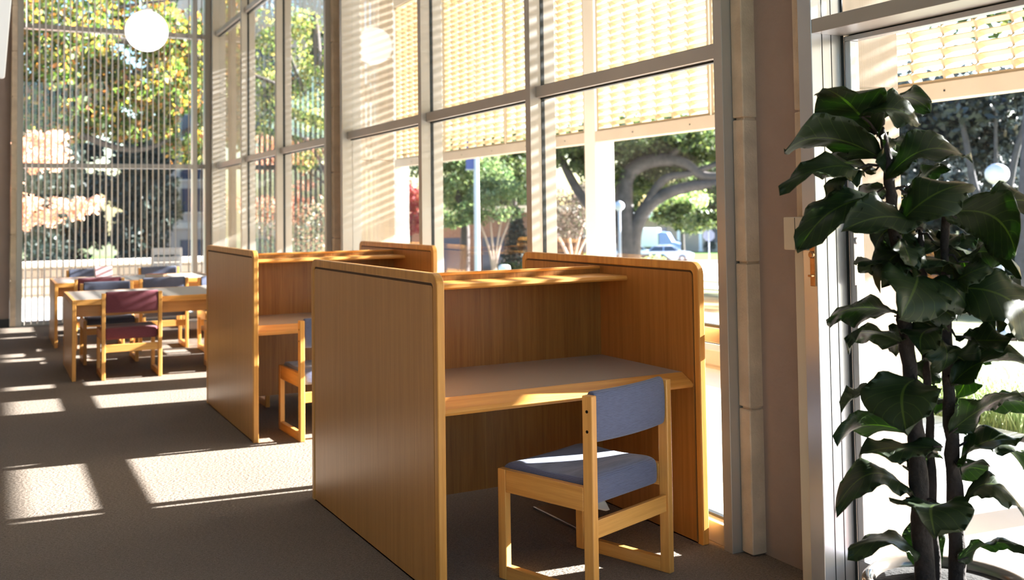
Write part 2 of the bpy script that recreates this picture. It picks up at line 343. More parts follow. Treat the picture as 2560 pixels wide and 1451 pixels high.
def tag(o, label, cat, group=None, kind=None):
    o['label'] = label; o['category'] = cat
    if group: o['group'] = group
    if kind: o['kind'] = kind
    return o
def thing(name, label, cat, loc=(0, 0, 0), rz=0.0, group=None):
    o = bpy.data.objects.new(name, None); C.objects.link(o); o.empty_display_size = 0.1
    o.location = loc; o.rotation_euler = (0, 0, rz)
    return tag(o, label, cat, group)
def struct(name, loc=(0, 0, 0)):
    o = bpy.data.objects.new(name, None); C.objects.link(o); o.location = loc; o.empty_display_size = 0.1; o['kind'] = 'structure'; return o
def st(o): o['kind'] = 'structure'; return o
def dup(root, loc, rz, label, group=None):
    r = root.copy(); C.objects.link(r); r.location = loc; r.rotation_euler = (0, 0, rz); r['label'] = label
    if group: r['group'] = group
    for ch in list(root.children):
        c = ch.copy(); C.objects.link(c); c.parent = r
        for g in list(ch.children):
            d = g.copy(); C.objects.link(d); d.parent = c
    return r
def gz(x, y):
    return max(-3.2, -0.09*max(0.0, x-6.5, y-22.0)) - 0.05

# ------------------------------------------------------------------ the room shell
CEIL = 5.9
st(MB().box(-16.2, 2.98, -6.2, 15.28, -0.05, 0.0).build('floor', M['carpet']))
st(MB().box(-16.2, 3.0, -6.2, 15.4, CEIL, CEIL+0.2).build('ceiling', M['ceiling']))
st(MB().box(-16.2, -16.0, -6.2, 15.4, 0, CEIL).build('wall_left', M['white_wall']))
st(MB().box(-16.0, -5.0, -6.2, -6.0, 0, CEIL).build('wall_back', M['white_wall']))
st(MB().box(2.80, 3.1, -6.2, -6.0, 0, CEIL).build('wall_back_corner', M['wall']))
st(MB().box(-16.0, 0.225, 15.2, 15.4, 0, CEIL).build('wall_end', M['wall']))
st(MB().box(2.90, 3.1, -6.0, -2.86, 0, CEIL).build('wall_right', M['wall']))
st(MB().box(-16.0, 0.225, 15.185, 15.2, 0, 0.11).build('baseboard_end', M['black_base']))
# wall pieces between the window bays, each with two jointed concrete ribs
def rib(name, x0, x1, y0, y1):
    m = MB(); z = 0.006; k = 0
    while z < CEIL-0.01:
        z1 = min(CEIL, (k+1)*0.617); m.box(x0, x1, y0, y1, z, z1-0.006); z = z1+0.004; k += 1
    m.box(x0+0.012, x1-0.002, y0+0.008, y1-0.008, 0.002, CEIL-0.002)
    return st(m.build(name, M['concrete'], bevel=0.004, seg=1))
st(MB().box(2.925, 3.0, 2.99, 3.47, 0, CEIL).build('wall_right_pier_near', M['wall']))
rib('trim_1', 2.853, 2.99, 3.384, 3.455); rib('trim_2', 2.853, 2.99, 2.998, 3.076)
st(MB().box(2.925, 3.0, 8.85, 9.30, 0, CEIL).build('wall_right_pier_far', M['wall']))
rib('trim_3', 2.853, 2.99, 9.21, 9.285); rib('trim_4', 2.853, 2.99, 8.862, 8.94)
st(MB().box(2.853, 3.0, 14.875, 15.22, 0, CEIL).build('wall_right_corner', M['concrete']))
rib('trim_5', 0.226, 0.297, 15.10, 15.24)
# exterior piers standing outside each wall piece
for k, (y0, y1) in enumerate(((2.97, 3.46), (8.86, 9.30), (14.85, 15.3))):
    m = MB(); z = 0
    for z1 in (1.95, 2.9, 4.8): m.box(2.99, 3.325, y0, y1, z, z1-0.008); z = z1
    m.box(3.0, 3.318, y0+0.006, y1-0.006, 0, 4.8)
    st(m.build('pillar_pier', M['pier'], bevel=0.003, seg=1))

# ------------------------------------------------------------------ glazed bays
def bay(name, jambs, mulls, panes, extra_rail=True, zs=(0.902, 2.165, 4.07)):
    w = struct(name)
    for y0, y1 in jambs: st(MB().box(2.805, 2.985, y0, y1, 0, CEIL).build('jamb', M['alu'], w, 0.002, seg=1))
    for y0, y1 in mulls:
        st(MB().box(2.814, 2.889, y0, y1, 0, CEIL).box(2.911, 2.985, y0, y1, 0, CEIL).build('mullion', M['alu'], w, 0.002, seg=1))
        st(MB().box(2.889, 2.911, y0-0.002, y1+0.002, 0, CEIL).build('gasket', M['gasket'], w))
    for y0, y1 in panes:
        st(MB().box(2.897, 2.903, y0, y1, 0.09, CEIL).build('pane', M['glass'], w))
        st(MB().box(2.835, 2.98, y0, y1, 0, 0.09).build('sill', M['alu'], w, 0.002, seg=1))
        g = MB().box(2.886, 2.9125, y0, y1, 0.09, 0.102)
        for z in zs:
            h = 0.0325
            st(MB().box(2.853, 2.889, y0, y1, z-h, z+h).box(2.911, 2.96, y0, y1, z-h, z+h).build('transom', M['alu'], w, 0.002, seg=1))
            g.box(2.886, 2.9125, y0, y1, z+h, z+h+0.01); g.box(2.886, 2.9125, y0, y1, z-h-0.01, z-h)
        st(g.build('gasket', M['gasket'], w))
    return w
bay('window_1', [(3.457, 3.516), (8.796, 8.856)], [(5.231, 5.291), (6.93, 6.99)], [(3.516, 5.231), (5.291, 6.93), (6.99, 8.796)])
bay('window_2', [(9.29, 9.352), (14.813, 14.873)], [(11.194, 11.254), (12.958, 13.018)], [(9.352, 11.194), (11.254, 12.958), (13.018, 14.813)])
# the end window behind the vertical blind
w3 = struct('window_3')
for x0, x1 in ((0.30, 0.372), (2.76, 2.835)): st(MB().box(x0, x1, 15.12, 15.3, 0, CEIL).build('jamb', M['alu'], w3, 0.002, seg=1))
st(MB().box(2.587, 2.654, 15.14, 15.3, 0, CEIL).build('mullion', M['alu'], w3, 0.002, seg=1))
for x0, x1 in ((0.372, 2.587), (2.654, 2.76)):
    st(MB().box(x0, x1, 15.217, 15.223, 0.06, CEIL).build('pane', M['glass'], w3))
    st(MB().box(x0, x1, 15.15, 15.28, 0, 0.06).build('sill', M['alu'], w3, 0.002, seg=1))
    for z in (2.165, 4.07): st(MB().box(x0, x1, 15.15, 15.28, z-0.033, z+0.033).build('transom', M['alu'], w3, 0.002, seg=1))
# the matching end window at the other end of the room, behind the camera
w4 = struct('window_4')
for x0 in (-5.0, -3.06, -1.12, 0.82, 2.74): st(MB().box(x0, x0+0.06, -6.2, -6.04, 0, CEIL).build('mullion', M['alu'], w4, 0.002, seg=1))
for x0 in (-4.94, -3.0, -1.06, 0.88):
    st(MB().box(x0, x0+1.86, -6.123, -6.117, 0.06, CEIL).build('pane', M['glass'], w4))
    st(MB().box(x0, x0+1.86, -6.18, -6.05, 0, 0.06).build('sill', M['alu'], w4, 0.002, seg=1))
    for z in (2.165, 4.07): st(MB().box(x0, x0+1.86, -6.18, -6.05, z-0.033, z+0.033).build('transom', M['alu'], w4, 0.002, seg=1))
# the door bay at the right: frame, header, glass door, side lights
d1 = struct('door_1')
st(MB().box(2.787, 2.889, 2.901, 2.974, 0, CEIL).box(2.889, 2.944, 2.904, 2.974, 0, CEIL).build('jamb', M['door_alu'], d1, 0.002, seg=1))
st(MB().box(2.840, 2.8425, 2.8995, 2.902, 0, CEIL).box(2.887, 2.8895, 2.8995, 2.902, 0, CEIL).build('jamb_joint', M['gasket'], d1))
st(MB().box(2.942, 2.9475, 2.894, 2.974, 0, CEIL).build('gasket', M['gasket'], d1))
st(MB().box(2.79, 2.99, -2.8, 2.901, 2.132, 2.186).build('header', M['alu'], d1, 0.002, seg=1))
st(MB().box(2.985, 2.991, -2.8, 2.901, 2.12, 2.135).build('gasket', M['gasket'], d1))
st(MB().box(2.948, 2.994, 1.93, 2.896, 0.012, 0.12).box(2.948, 2.994, 1.93, 2.896, 2.108, 2.128).box(2.948, 2.994, 2.862, 2.896, 0.12, 2.108).box(2.948, 2.994, 1.93, 1.98, 0.12, 2.108).build('door_leaf', M['door_alu'], d1, 0.002, seg=1))
st(MB().box(2.968, 2.974, 1.98, 2.862, 0.12, 2.108).build('pane', M['glass'], d1))
st(MB().box(2.78, 3.0, 1.9, 2.9, 0.0, 0.012).build('threshold', M['door_alu'], d1, 0.002, seg=1))
lk = st(MB().box(2.935, 2.962, 2.858, 2.8615, 1.165, 1.385).build('lock_plate', M['steel'], d1, 0.003))
st(MB().lathe([(0.014, 0), (0.014, 0.006), (0.011, 0.009)], 20).build('keyhole_boss', M['steel'], lk))
kb = lk.children[0]; kb.rotation_euler = (math.radians(90), 0, 0); kb.location = (2.9485, 2.858, 1.335); kb['kind'] = 'structure'
# strike plate with cylinder and thumb turn on the jamb's inner face
sp = st(MB().box(2.782, 2.788, 2.907, 2.934, 1.165, 1.345).build('strike_plate', M['brass'], d1, 0.002))
cy = st(MB().lathe([(0.0135, 0), (0.0135, 0.007), (0.010, 0.010), (0.004, 0.0105)], 24).build('lock_cylinder', M['brass'], sp)); cy.rotation_euler = (0, math.radians(-90), 0); cy.location = (2.782, 2.9205, 1.285)
tt = st(MB().box(-0.004, 0.004, -0.010, 0.010, 0, 0.016).build('thumb_turn', M['brass'], sp, 0.002)); tt.rotation_euler = (0, math.radians(-90), math.radians(0)); tt.location = (2.782, 2.9205, 1.205)
for y0, y1 in ((-2.8, 1.87),):
    st(MB().box(2.968, 2.974, y0, y1, 0.09, 2.132).build('pane', M['glass'], d1))
    st(MB().box(2.835, 2.98, y0, y1, 0, 0.09).build('sill', M['alu'], d1, 0.002, seg=1))
st(MB().box(2.968, 2.974, -2.8, 2.901, 2.186, CEIL).build('pane', M['glass'], d1))
st(MB().box(2.81, 2.985, 1.87, 1.93, 0, CEIL).build('mullion', M['alu'], d1, 0.002, seg=1))
st(MB().box(2.81, 2.985, -0.5, -0.44, 0, CEIL).build('mullion', M['alu'], d1, 0.002, seg=1))
st(MB().box(2.81, 2.985, -2.86, -2.8, 0, CEIL).build('jamb', M['alu'], d1, 0.002, seg=1))

# ------------------------------------------------------------------ small things fixed to the wall
wb = MB().box(2.775, 2.853, 2.938, 3.067, 1.300, 1.428).build('wall_box', M['beige_plastic'], bevel=0.004)
tag(wb, 'square beige box on the concrete rib beside the glass door', 'wall box')
MBs = MB().box(2.774, 2.7765, 3.001, 3.0035, 1.302, 1.426).build('cover_seam', M['gasket'], wb)
rw = MB().box(2.80, 2.853, 2.972, 3.035, 0.0, 1.297).build('wall_raceway', M['beige_plastic'], bevel=0.003)
tag(rw, 'tall beige cable channel running from the beige wall box down to the carpet', 'cable channel')
hp = thing('hanging_panel', 'large white hanging panel given a glow, with a rounded lower corner, left of the blinds', 'hanging panel', (0.075, 9.0, 2.58))  # white panel of unknown use, its glow is added for brightness
def rrect(x0, x1, z0, z1, r, n=6, bottom=True):
    pts = []
    for cx, cz, a in ((x1-r, z1-r, 0), (x0+r, z1-r, 90)):
        for k in range(n+1): t = math.radians(a+90*k/n); pts.append((cx+r*math.cos(t), cz+r*math.sin(t)))
    if bottom:
        for cx, cz, a in ((x0+r, z0+r, 180), (x1-r, z0+r, 270)):
            for k in range(n+1): t = math.radians(a+90*k/n); pts.append((cx+r*math.cos(t), cz+r*math.sin(t)))
    else: pts += [(x0, z0), (x1, z0)]
    return pts
m = MB(); m.prism([(-1.5, 0.0), (0.0, 0.0), (0.012, 0.012), (0.055, 0.63), (0.11, 1.9), (-1.5, 1.9)], 'y', 0, 0.06); m.build('glow_panel', M['glow_panel'], hp, 0.008)
for x in (-1.2, -0.1): MB().tube([(x, 0.03, 1.89), (x, 0.03, CEIL-2.58)], 0.008).build('hanging_rod', M['steel'], hp)

# globe pendant
gp = thing('globe_pendant', 'round white glass globe lamp hanging in front of the blinds', 'pendant lamp', (1.549, 12.013, 3.554))
MB().sphere((0, 0, 0), 0.231, 40, 24).build('globe', M['globe'], gp, smooth=True)
MB().lathe([(0.055, 0.222), (0.06, 0.228), (0.06, 0.25), (0.02, 0.262), (0.02, 0.27)], 24).build('collar', M['white_paint'], gp)
MB().tube([(0, 0, 0.26), (0, 0, CEIL-3.554)], 0.008).build('rod', M['white_paint'], gp)

# vertical blind in front of the end window
vb = thing('vertical_blind', 'open vertical blind of narrow pale vanes across the far end window', 'blind', (0, 15.075, 0))
MB().box(0.38, 2.75, -0.02, 0.02, CEIL-0.06, CEIL-0.001).build('headrail', M['white_paint'], vb)
def vane(x, dz, a):
    d = Vector((math.sin(a), math.cos(a), 0)); q = Vector((math.cos(a), -math.sin(a), 0)); rings = []
    for z in (0.02+dz, CEIL-0.06):
        pts = []
        for k in range(7):
            t = k/6-0.5; pts.append(Vector((x, 0, z)) + d*(t*0.085) + q*(0.006*(1-(2*t)**2)))
        rings.append(pts + [p-q*0.0012 for p in reversed(pts)])
    MB().loft(rings).build('vane', M['vane'], vb)
xs = [0.408+0.0772*i for i in range(26)]+[2.52, 2.70]
for i, x in enumerate(xs): vane(x, R.uniform(0, 0.02), math.radians(17+R.uniform(-3, 3)))
MB().box(0.40, 2.5, -0.004, 0.004, 0.028, 0.032).build('bottom_chain', M['white_paint'], vb)

# ------------------------------------------------------------------ covered walk outside: posts, beams, louver screens, canopy
XS = 5.5
for y in (-2.77, 3.03, 8.83, 14.63):
    st(MB().box(XS, XS+0.23, y, y+0.21, -0.05, 4.85).build('pillar_post', M['column_white'], bevel=0.006, seg=1))
def screen(y0, y1, label):
    s = thing('louver_screen', label, 'louver screen', (XS, y0, 0), 0, 'louver screens of the covered walk')
    L = y1-y0
    MB().box(0.0, 0.12, 0, L, 2.155, 2.27).build('lower_beam', M['beam'], s, 0.004, seg=1)
    MB().box(0.0, 0.12, 0, L, 4.62, 4.85).build('upper_beam', M['beam'], s, 0.004, seg=1)
    for k in range(int(L/0.9)):
        MB().box(-0.003, 0.0, 0.4+0.9*k-0.006, 0.4+0.9*k+0.006, 2.204, 2.216).build('bolt', M['gasket'], s)
    n = 3; pw = L/n
    for k in range(n):
        a, b_ = k*pw+0.008, (k+1)*pw-0.008
        fr = MB(); t = 0.035
        fr.box(0.02, 0.09, a, a+t, 2.272, 4.62).box(0.02, 0.09, b_-t, b_, 2.272, 4.62).box(0.02, 0.09, a+t, b_-t, 2.272, 2.272+0.02).box(0.02, 0.09, a+t, b_-t, 4.6, 4.62)
        f = fr.build('screen_frame', M['louver'], s)
        pitch = 0.0712; nz = int((4.6-2.30)/pitch)
        sl = MB(); a2, b2 = a+t, b_-t
        for i in range(nz):
            z = 2.335+pitch*i+R.choice((0, 0, 0, R.uniform(-0.013, 0.013)))
            sl.add([(0.028, a2, z+0.012), (0.028, b2, z+0.012), (0.082, b2, z-0.012), (0.082, a2, z-0.012),
                    (0.030, a2, z+0.018), (0.030, b2, z+0.018), (0.084, b2, z-0.006), (0.084, a2, z-0.006)],
                   [(0,1,2,3),(7,6,5,4),(0,4,5,1),(1,5,6,2),(2,6,7,3),(3,7,4,0)])
        sl.build('louver_slat', M['louver'], f, fix=False)
        rb = MB(); nr = 7; cw = (b2-a2)/nr
        for j in range(1, nr):
            y = a2+cw*j; prof = [(0.105, 2.295), (0.105, 4.6)]; z = 2.300
            pts = []
            for i in range(nz+1): pts += [(0.022, 2.335+pitch*i-0.044), (-0.004, 2.335+pitch*i+0.012)]
            front = [(x, z_) for x, z_ in pts if z_ < 4.59]
            n0 = len(front); v = []
            for yy in (y-0.009, y+0.009):
                v += [(x, yy, z_) for x, z_ in front]+[(x+0.085, yy, z_) for x, z_ in front]
            fs = []
            for i in range(n0-1):
                fs += [(i, i+1, n0+i+1, n0+i), (2*n0+i, 3*n0+i, 3*n0+i+1, 2*n0+i+1), (i, 2*n0+i, 2*n0+i+1, i+1), (n0+i, n0+i+1, 3*n0+i+1, 3*n0+i)]
            rb.add(v, fs)
            for i in range(nz): rb.box(-0.012, -0.002, y+0.006, y+0.018, 2.335+pitch*i+0.007, 2.335+pitch*i+0.018)
        rb.build('louver_rib', M['louver'], f, fix=False)
    return s
screen(3.24, 8.83, 'cream louver screen outside the window bay behind the two study carrels')
screen(9.04, 14.63, 'cream louver screen farther along, past the concrete pier left of the carrels')
screen(-2.56, 3.03, 'cream louver screen seen through the glass door above the potted plant')
st(MB().box(2.99, 5.95, -6, 15.3, 4.86, 5.05).build('ceiling_canopy', M['ceiling']))

# ------------------------------------------------------------------ study carrels
def bow(y0, y1, z0, z1, r, n=6): return rrect(y0, y1, z0, z1, r, n, bottom=False)
def carrel(loc, rz, label):
    t = thing('study_carrel', label, 'study carrel', loc, rz, 'double sided study carrels')
    W, D, H, T = 1.2865, 1.61, 1.23, 0.033
    for x0 in (0.0, W-T):
        p = MB().prism(bow(0.048, D-0.048, 0.004, H-0.048, 0.018), 'x', x0+0.003, x0+T-0.003).build('side_panel', M['veneer_z'], t)
        MB().ring_prism(bow(0, D, 0, H, 0.055), bow(0.038, D-0.038, 0.0, H-0.038, 0.024), x0, x0+T).build('edge_band', M['oak_z'], p, 0.005, seg=3)
        MB().ring_prism(bow(0.037, D-0.037, 0, H-0.037, 0.025), bow(0.0485, D-0.0485, 0.0, H-0.0485, 0.017), x0+0.007, x0+T-0.007).build('groove', M['oak_dark'], p)
    for x0, x1 in ((T-0.003, T), (W-T, W-T+0.003)):
        pn = t.children[0 if x0 < 0.5 else 1]
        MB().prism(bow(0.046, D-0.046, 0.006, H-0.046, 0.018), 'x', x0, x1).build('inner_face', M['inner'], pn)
    c = 0.798
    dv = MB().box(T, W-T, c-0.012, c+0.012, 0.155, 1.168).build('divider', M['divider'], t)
    MB().box(T, W-T, c-0.0125, c+0.0125, 1.168, 1.182).build('divider_cap', M['oak_x'], dv, 0.003)
    for s in (1, -1):
        f = (lambda y: y) if s == 1 else (lambda y: D-y)
        e = c-0.012 if s == 1 else D-c-0.012
        y0, y1 = sorted((f(0.13), f(e)))
        dk = MB().box(T, W-T, y0, y1, 0.705, 0.7345).build('desktop', M['laminate'], t)
        pr = [(0.052, 0.676), (0.046, 0.690), (0.060, 0.702), (0.125, 0.7345), (0.1302, 0.7345), (0.1302, 0.676)]
        MB().prism([(f(a), b) for a, b in pr], 'x', T, W-T).build('front_edge', M['oak_x'], dk, 0.003)
        y0, y1 = sorted((f(0.555), f(e)))
        sh = MB().box(T, W-T, y0, y1, 1.124, 1.144).build('shelf', M['oak_x'], t)
        MB().prism([(f(a), b) for a, b in [(0.545, 1.122), (0.540, 1.130), (0.548, 1.1445), (0.5551, 1.1445), (0.5551, 1.122)]], 'x', T, W-T).build('shelf_edge', M['oak_x'], sh, 0.002)
    return t
M['oak_dark'] = plain('groove_dark_oak', (0.10, 0.045, 0.014), 0.6)  # darker brown for the groove lines
carrel((1.5117, 3.582, 0), 0.0174, 'nearest oak study carrel with the blue-grey chair in front of it')
carrel((1.505, 6.594, 0), 0.0, 'oak study carrel farther back, half hidden behind the nearest one')

# ------------------------------------------------------------------ sled base chairs
CW, CD, PH = 0.515, 0.49, 0.775
def section(y, z0, z1): return y, z0, z1
def make_chair(fab, label):
    t = thing('library_chair', label, 'chair', (0, 0, 0), 0, 'sled base library chairs')
    pw, pd = 0.032, 0.046
    for x0 in (0.0, CW-pw):
        MB().box(x0, x0+pw, 0, pd, 0, PH).build('post', M['blond_z'], t, 0.004)
        MB().box(x0, x0+pw, CD-0.042, CD, 0, 0.435).build('leg', M['blond_z'], t, 0.004)
        MB().box(x0+0.001, x0+pw-0.001, pd, CD-0.042, 0.0, 0.055).build('runner', M['blond_y'], t, 0.004)
        MB().box(x0+0.001, x0+pw-0.001, pd, CD-0.042, 0.345, 0.434).build('seat_rail', M['blond_y'], t, 0.004)
    MB().box(pw, CW-pw, 0.010, 0.030, 0.245, 0.312).build('stretcher', M['blond_x'], t, 0.003)
    for x, sx in ((-0.0012, -1), (CW+0.0012, 1)):
        for z in (0.643, 0.717):
            MB().tube([(x, 0.022, z), (x-sx*0.006, 0.022, z)], 0.006, 12).build('screw', M['screw'], t)
    # seat: saddle shaped pad with a waterfall front and a deep rounded rear
    prof = []
    ctl = [(0.050, 0.356), (0.044, 0.366), (0.043, 0.40), (0.044, 0.432), (0.052, 0.450), (0.080, 0.459), (0.13, 0.458), (0.20, 0.453), (0.28, 0.452), (0.36, 0.459), (0.43, 0.463), (0.478, 0.453), (0.505, 0.425), (0.502, 0.395), (0.45, 0.385), (0.25, 0.360), (0.10, 0.352), (0.06, 0.352)]
    n = len(ctl); rings = []
    xs_ = [pw+0.001, pw+0.006, pw+0.03, 0.12, 0.19, CW/2, CW-0.19, CW-0.12, CW-pw-0.03, CW-pw-0.006, CW-pw-0.001]
    cy_, cz_ = 0.27, 0.415
    for i, x in enumerate(xs_):
        u = 2*(x-CW/2)/(CW-2*pw); k = 0.93 if i in (0, len(xs_)-1) else (0.985 if i in (1, len(xs_)-2) else 1)
        ring = []
        for y, z in ctl:
            zz = cz_+(z-cz_)*k + (0.008*(1-u*u) if z > 0.43 else 0)*(1 if y < 0.2 else -0.7)
            ring.append((x, cy_+(y-cy_)*k, zz))
        rings.append(ring)
    se = MB().loft(rings).build('seat', fab, t, smooth=True)
    sb = se.modifiers.new('sub', 'SUBSURF'); sb.levels = sb.render_levels = 2
    rings = []
    bc = [(0.006, 0.600), (0.002, 0.63), (0.000, 0.69), (0.002, 0.755), (0.010, 0.783), (0.028, 0.789), (0.046, 0.783), (0.054, 0.755), (0.056, 0.69), (0.054, 0.63), (0.048, 0.600), (0.028, 0.594)]
    for i, x in enumerate(xs_):
        u = 2*(x-CW/2)/(CW-2*pw); k = 0.9 if i in (0, len(xs_)-1) else (0.97 if i in (1, len(xs_)-2) else 1)
        rings.append([(x, 0.028+(y-0.028)*k-0.022*(1-u*u)+0.004, 0.692+(z-0.692)*(0.985 if k < 0.95 else 1)) for y, z in bc])
    bk = MB().loft(rings).build('backrest', fab, t, smooth=True)
    sb = bk.modifiers.new('sub', 'SUBSURF'); sb.levels = sb.render_levels = 2
    return t
def put(t, left_rear, rz):
    t.location = (left_rear[0], left_rear[1], 0); t.rotation_euler = (0, 0, rz)
CH_G = 'sled base library chairs'
ch_a = make_chair(M['fabric_blue'], 'blue-grey upholstered chair in front of the nearest study carrel')
put(ch_a, (1.980, 3.235), math.radians(19.5))
tg = MB().add([(0.16, 0.27, 0.352), (0.28, 0.20, 0.350), (0.285, 0.205, 0.345), (0.30, 0.17, 0.285), (0.31, 0.165, 0.262), (0.30, 0.175, 0.258), (0.175, 0.255, 0.300),
               (0.16, 0.272, 0.351), (0.28, 0.202, 0.349), (0.285, 0.207, 0.344), (0.30, 0.172, 0.284), (0.31, 0.167, 0.261), (0.30, 0.177, 0.257), (0.175, 0.257, 0.299)],
              [(0,1,2,3,4,5,6), (13,12,11,10,9,8,7), (0,7,8,1), (1,8,9,2), (2,9,10,3), (3,10,11,4), (4,11,12,5), (5,12,13,6), (6,13,7,0)]).build('paper_tag', M['paper'], ch_a)
tg['label'] = 'torn cream paper tag hanging under the seat'
ch_b = make_chair(M['fabric_blue'], 'blue-grey chair at the second carrel, mostly hidden by the nearest carrel')
put(ch_b, (1.772, 6.462), math.radians(2.0))
dup(ch_b, (2.375, 8.24, 0), math.radians(180), 'chair behind the second carrel, only a sled foot visible under its divider')
ch_r = make_chair(M['fabric_red'], 'maroon chair in front of the nearer reading table, back turned to the camera')
put(ch_r, (0.882, 9.76), 0.0)
dup(ch_r, (0.815, 12.12, 0), math.radians(-2), 'maroon chair between the two reading tables, partly hidden by a grey chair back')
ch_g = make_chair(M['fabric_grey'], 'slate grey chair tucked in at the far side of the nearer reading table')
put(ch_g, (1.330, 11.36), math.radians(180))
dup(ch_g, (1.435, 11.68, 0), math.radians(0), 'slate grey chair on the near side of the farther table, right of the maroon one')
dup(ch_g, (1.375, 14.28, 0), math.radians(180), 'left grey chair behind the farther reading table, in front of the blind')
dup(ch_g, (2.245, 14.22, 0), math.radians(180), 'right grey chair behind the farther reading table, below the wooden outdoor chair')
dup(ch_g, (1.845, 9.79, 0), math.radians(-2), 'chair at the nearer table, only its front legs showing beside the second carrel')
dup(ch_g, (2.545, 11.60, 0), math.radians(180), 'grey chair between the two tables, farthest right, cut off by the second carrel')

# ------------------------------------------------------------------ reading tables
def table(loc, L, Dp, label):
    t = thing('reading_table', label, 'table', loc, 0, 'oak reading tables')
    H, T = 0.72, 0.033
    for x0 in (0.0, L-T):
        e = MB().box(x0+0.002, x0+T-0.002, 0.03, Dp-0.03, 0.0, H-0.055).build('end_panel', M['veneer_z'], t)
        for ya in (0.0, Dp-0.0295): MB().box(x0, x0+T, ya, ya+0.0295, 0, H).build('end_stile', M['oak_z'], e, 0.003)
        MB().box(x0, x0+T, 0.0295, Dp-0.0295, H-0.05, H).build('end_cap', M['oak_y'], e, 0.003)
        MB().box(x0+0.004, x0+T-0.004, 0.0295, Dp-0.0295, H-0.055, H-0.05).build('groove', M['oak_dark'], e)
    tp = MB().box(T, L-T, 0.03, Dp-0.03, H-0.04, H-0.001).build('tabletop', M['laminate'], t)
    for ya in (0.0, Dp-0.03): MB().box(T, L-T, ya, ya+0.03, H-0.05, H).build('top_edge', M['oak_x'], tp, 0.003)
    for y in (0.16, Dp-0.185): MB().box(T, L-T, y, y+0.025, 0.555, H-0.04).build('apron', M['veneer_x'], t)
    return t
table((0.645, 9.85, 0), 1.78, 1.20, 'nearer oak reading table with a grey top, behind the maroon chair')
table((0.635, 12.46, 0), 1.78, 1.11, 'farther oak reading table with a grey top, close to the blind')
bk = thing('book', 'pink covered book propped up on the farther reading table', 'book', (1.22, 13.32, 0.731), math.radians(12))
MB().obox((0, 0, 0.058), (0.20, 0.03, 0.13), Matrix.Rotation(math.radians(-14), 3, 'X')).build('cover', plain('pink_cover', (0.52, 0.33, 0.36), 0.5), bk, 0.003)
MB().obox((0, 0.002, 0.060), (0.206, 0.022, 0.122), Matrix.Rotation(math.radians(-14), 3, 'X')).build('pages', M['paper'], bk)
bk2 = thing('book', 'orange covered book lying flat near the middle of the farther reading table', 'book', (1.80, 13.05, 0.720), math.radians(-25))
MB().box(-0.11, 0.11, -0.08, 0.08, 0.0, 0.004).box(-0.11, 0.11, -0.08, 0.08, 0.028, 0.032).box(-0.11, -0.106, -0.08, 0.08, 0.004, 0.028).build('cover', plain('orange_cover', (0.55, 0.16, 0.05), 0.5), bk2, 0.001)
MB().box(-0.105, 0.105, -0.077, 0.077, 0.004, 0.028).build('pages', M['paper'], bk2)
fp = thing('floor_plate', 'dark glossy metal plate on the carpet under the nearest carrel', 'floor plate', (2.40, 4.06, 0.0), math.radians(2))
MB().box(0, 0.16, 0, 0.39, 0.0, 0.010).build('plate', M['dark_plate'], fp, 0.003)
MB().box(-0.008, 0.0, 0, 0.39, 0.0, 0.013).build('trim_strip', M['steel'], fp, 0.002)

# ------------------------------------------------------------------ potted fiddle leaf fig by the door
pp = thing('potted_plant', 'tall fiddle leaf fig in a glossy taupe pot standing by the glass door', 'potted plant', (2.50, 2.10, 0))
MB().lathe([(0.10, 0.0), (0.15, 0.006), (0.185, 0.06), (0.225, 0.17), (0.248, 0.28), (0.250, 0.33), (0.243, 0.358), (0.230, 0.370), (0.216, 0.366), (0.207, 0.345), (0.205, 0.30), (0.03, 0.28), (0.002, 0.28)], 56).build('pot', M['pot'], pp, smooth=True)
MB().lathe([(0.204, 0.295), (0.2065, 0.342), (0.12, 0.350), (0.002, 0.345)], 40).build('soil', M['soil'], pp, smooth=True)
def rel(p): return (p[0]-2.50, p[1]-2.10, p[2])
def trunk(pts, r0, r1):
    fine = []; rad = []
    for i in range(len(pts)-1):
        a, b = Vector(rel(pts[i])), Vector(rel(pts[i+1]))
        for k in range(4):
            t = (i+k/4)/(len(pts)-1); fine.append(a.lerp(b, k/4)+Vector((R.uniform(-.003, .003), R.uniform(-.003, .003), 0))); rad.append((r0+(r1-r0)*t)*R.uniform(0.88, 1.14))
    fine.append(Vector(rel(pts[-1]))); rad.append(r1*0.5)
    MB().tube(fine, rad, 12).build('trunk', M['bark'], pp, smooth=True)
trunk([(2.45, 2.139, 0.315), (2.443, 2.139, 0.382), (2.429, 2.136, 0.605), (2.417, 2.133, 0.781), (2.4, 2.133, 0.957), (2.385, 2.133, 1.133), (2.377, 2.131, 1.25), (2.36, 2.134, 1.367), (2.347, 2.135, 1.497), (2.34, 2.135, 1.567), (2.337, 2.153, 1.70)], 0.029, 0.012)
trunk([(2.528, 2.167, 0.315), (2.52, 2.168, 0.359), (2.51, 2.162, 0.587), (2.511, 2.164, 0.764), (2.507, 2.166, 1.002), (2.5, 2.158, 1.243), (2.488, 2.157, 1.412)], 0.016, 0.009)
trunk([(2.548, 2.111, 0.315), (2.547, 2.109, 0.373), (2.538, 2.102, 0.597), (2.526, 2.1, 0.775), (2.516, 2.097, 0.952), (2.51, 2.091, 1.129), (2.505, 2.085, 1.306), (2.506, 2.076, 1.483)], 0.027, 0.010)
for p in ((2.506, 2.076, 1.49), (2.337, 2.153, 1.70)):
    q = rel(p); MB().lathe([(0.001, 0), (0.009, 0.008), (0.010, 0.02), (0.006, 0.038), (0.001, 0.05)], 10, q).build('bud', M['bark'], pp, smooth=True)
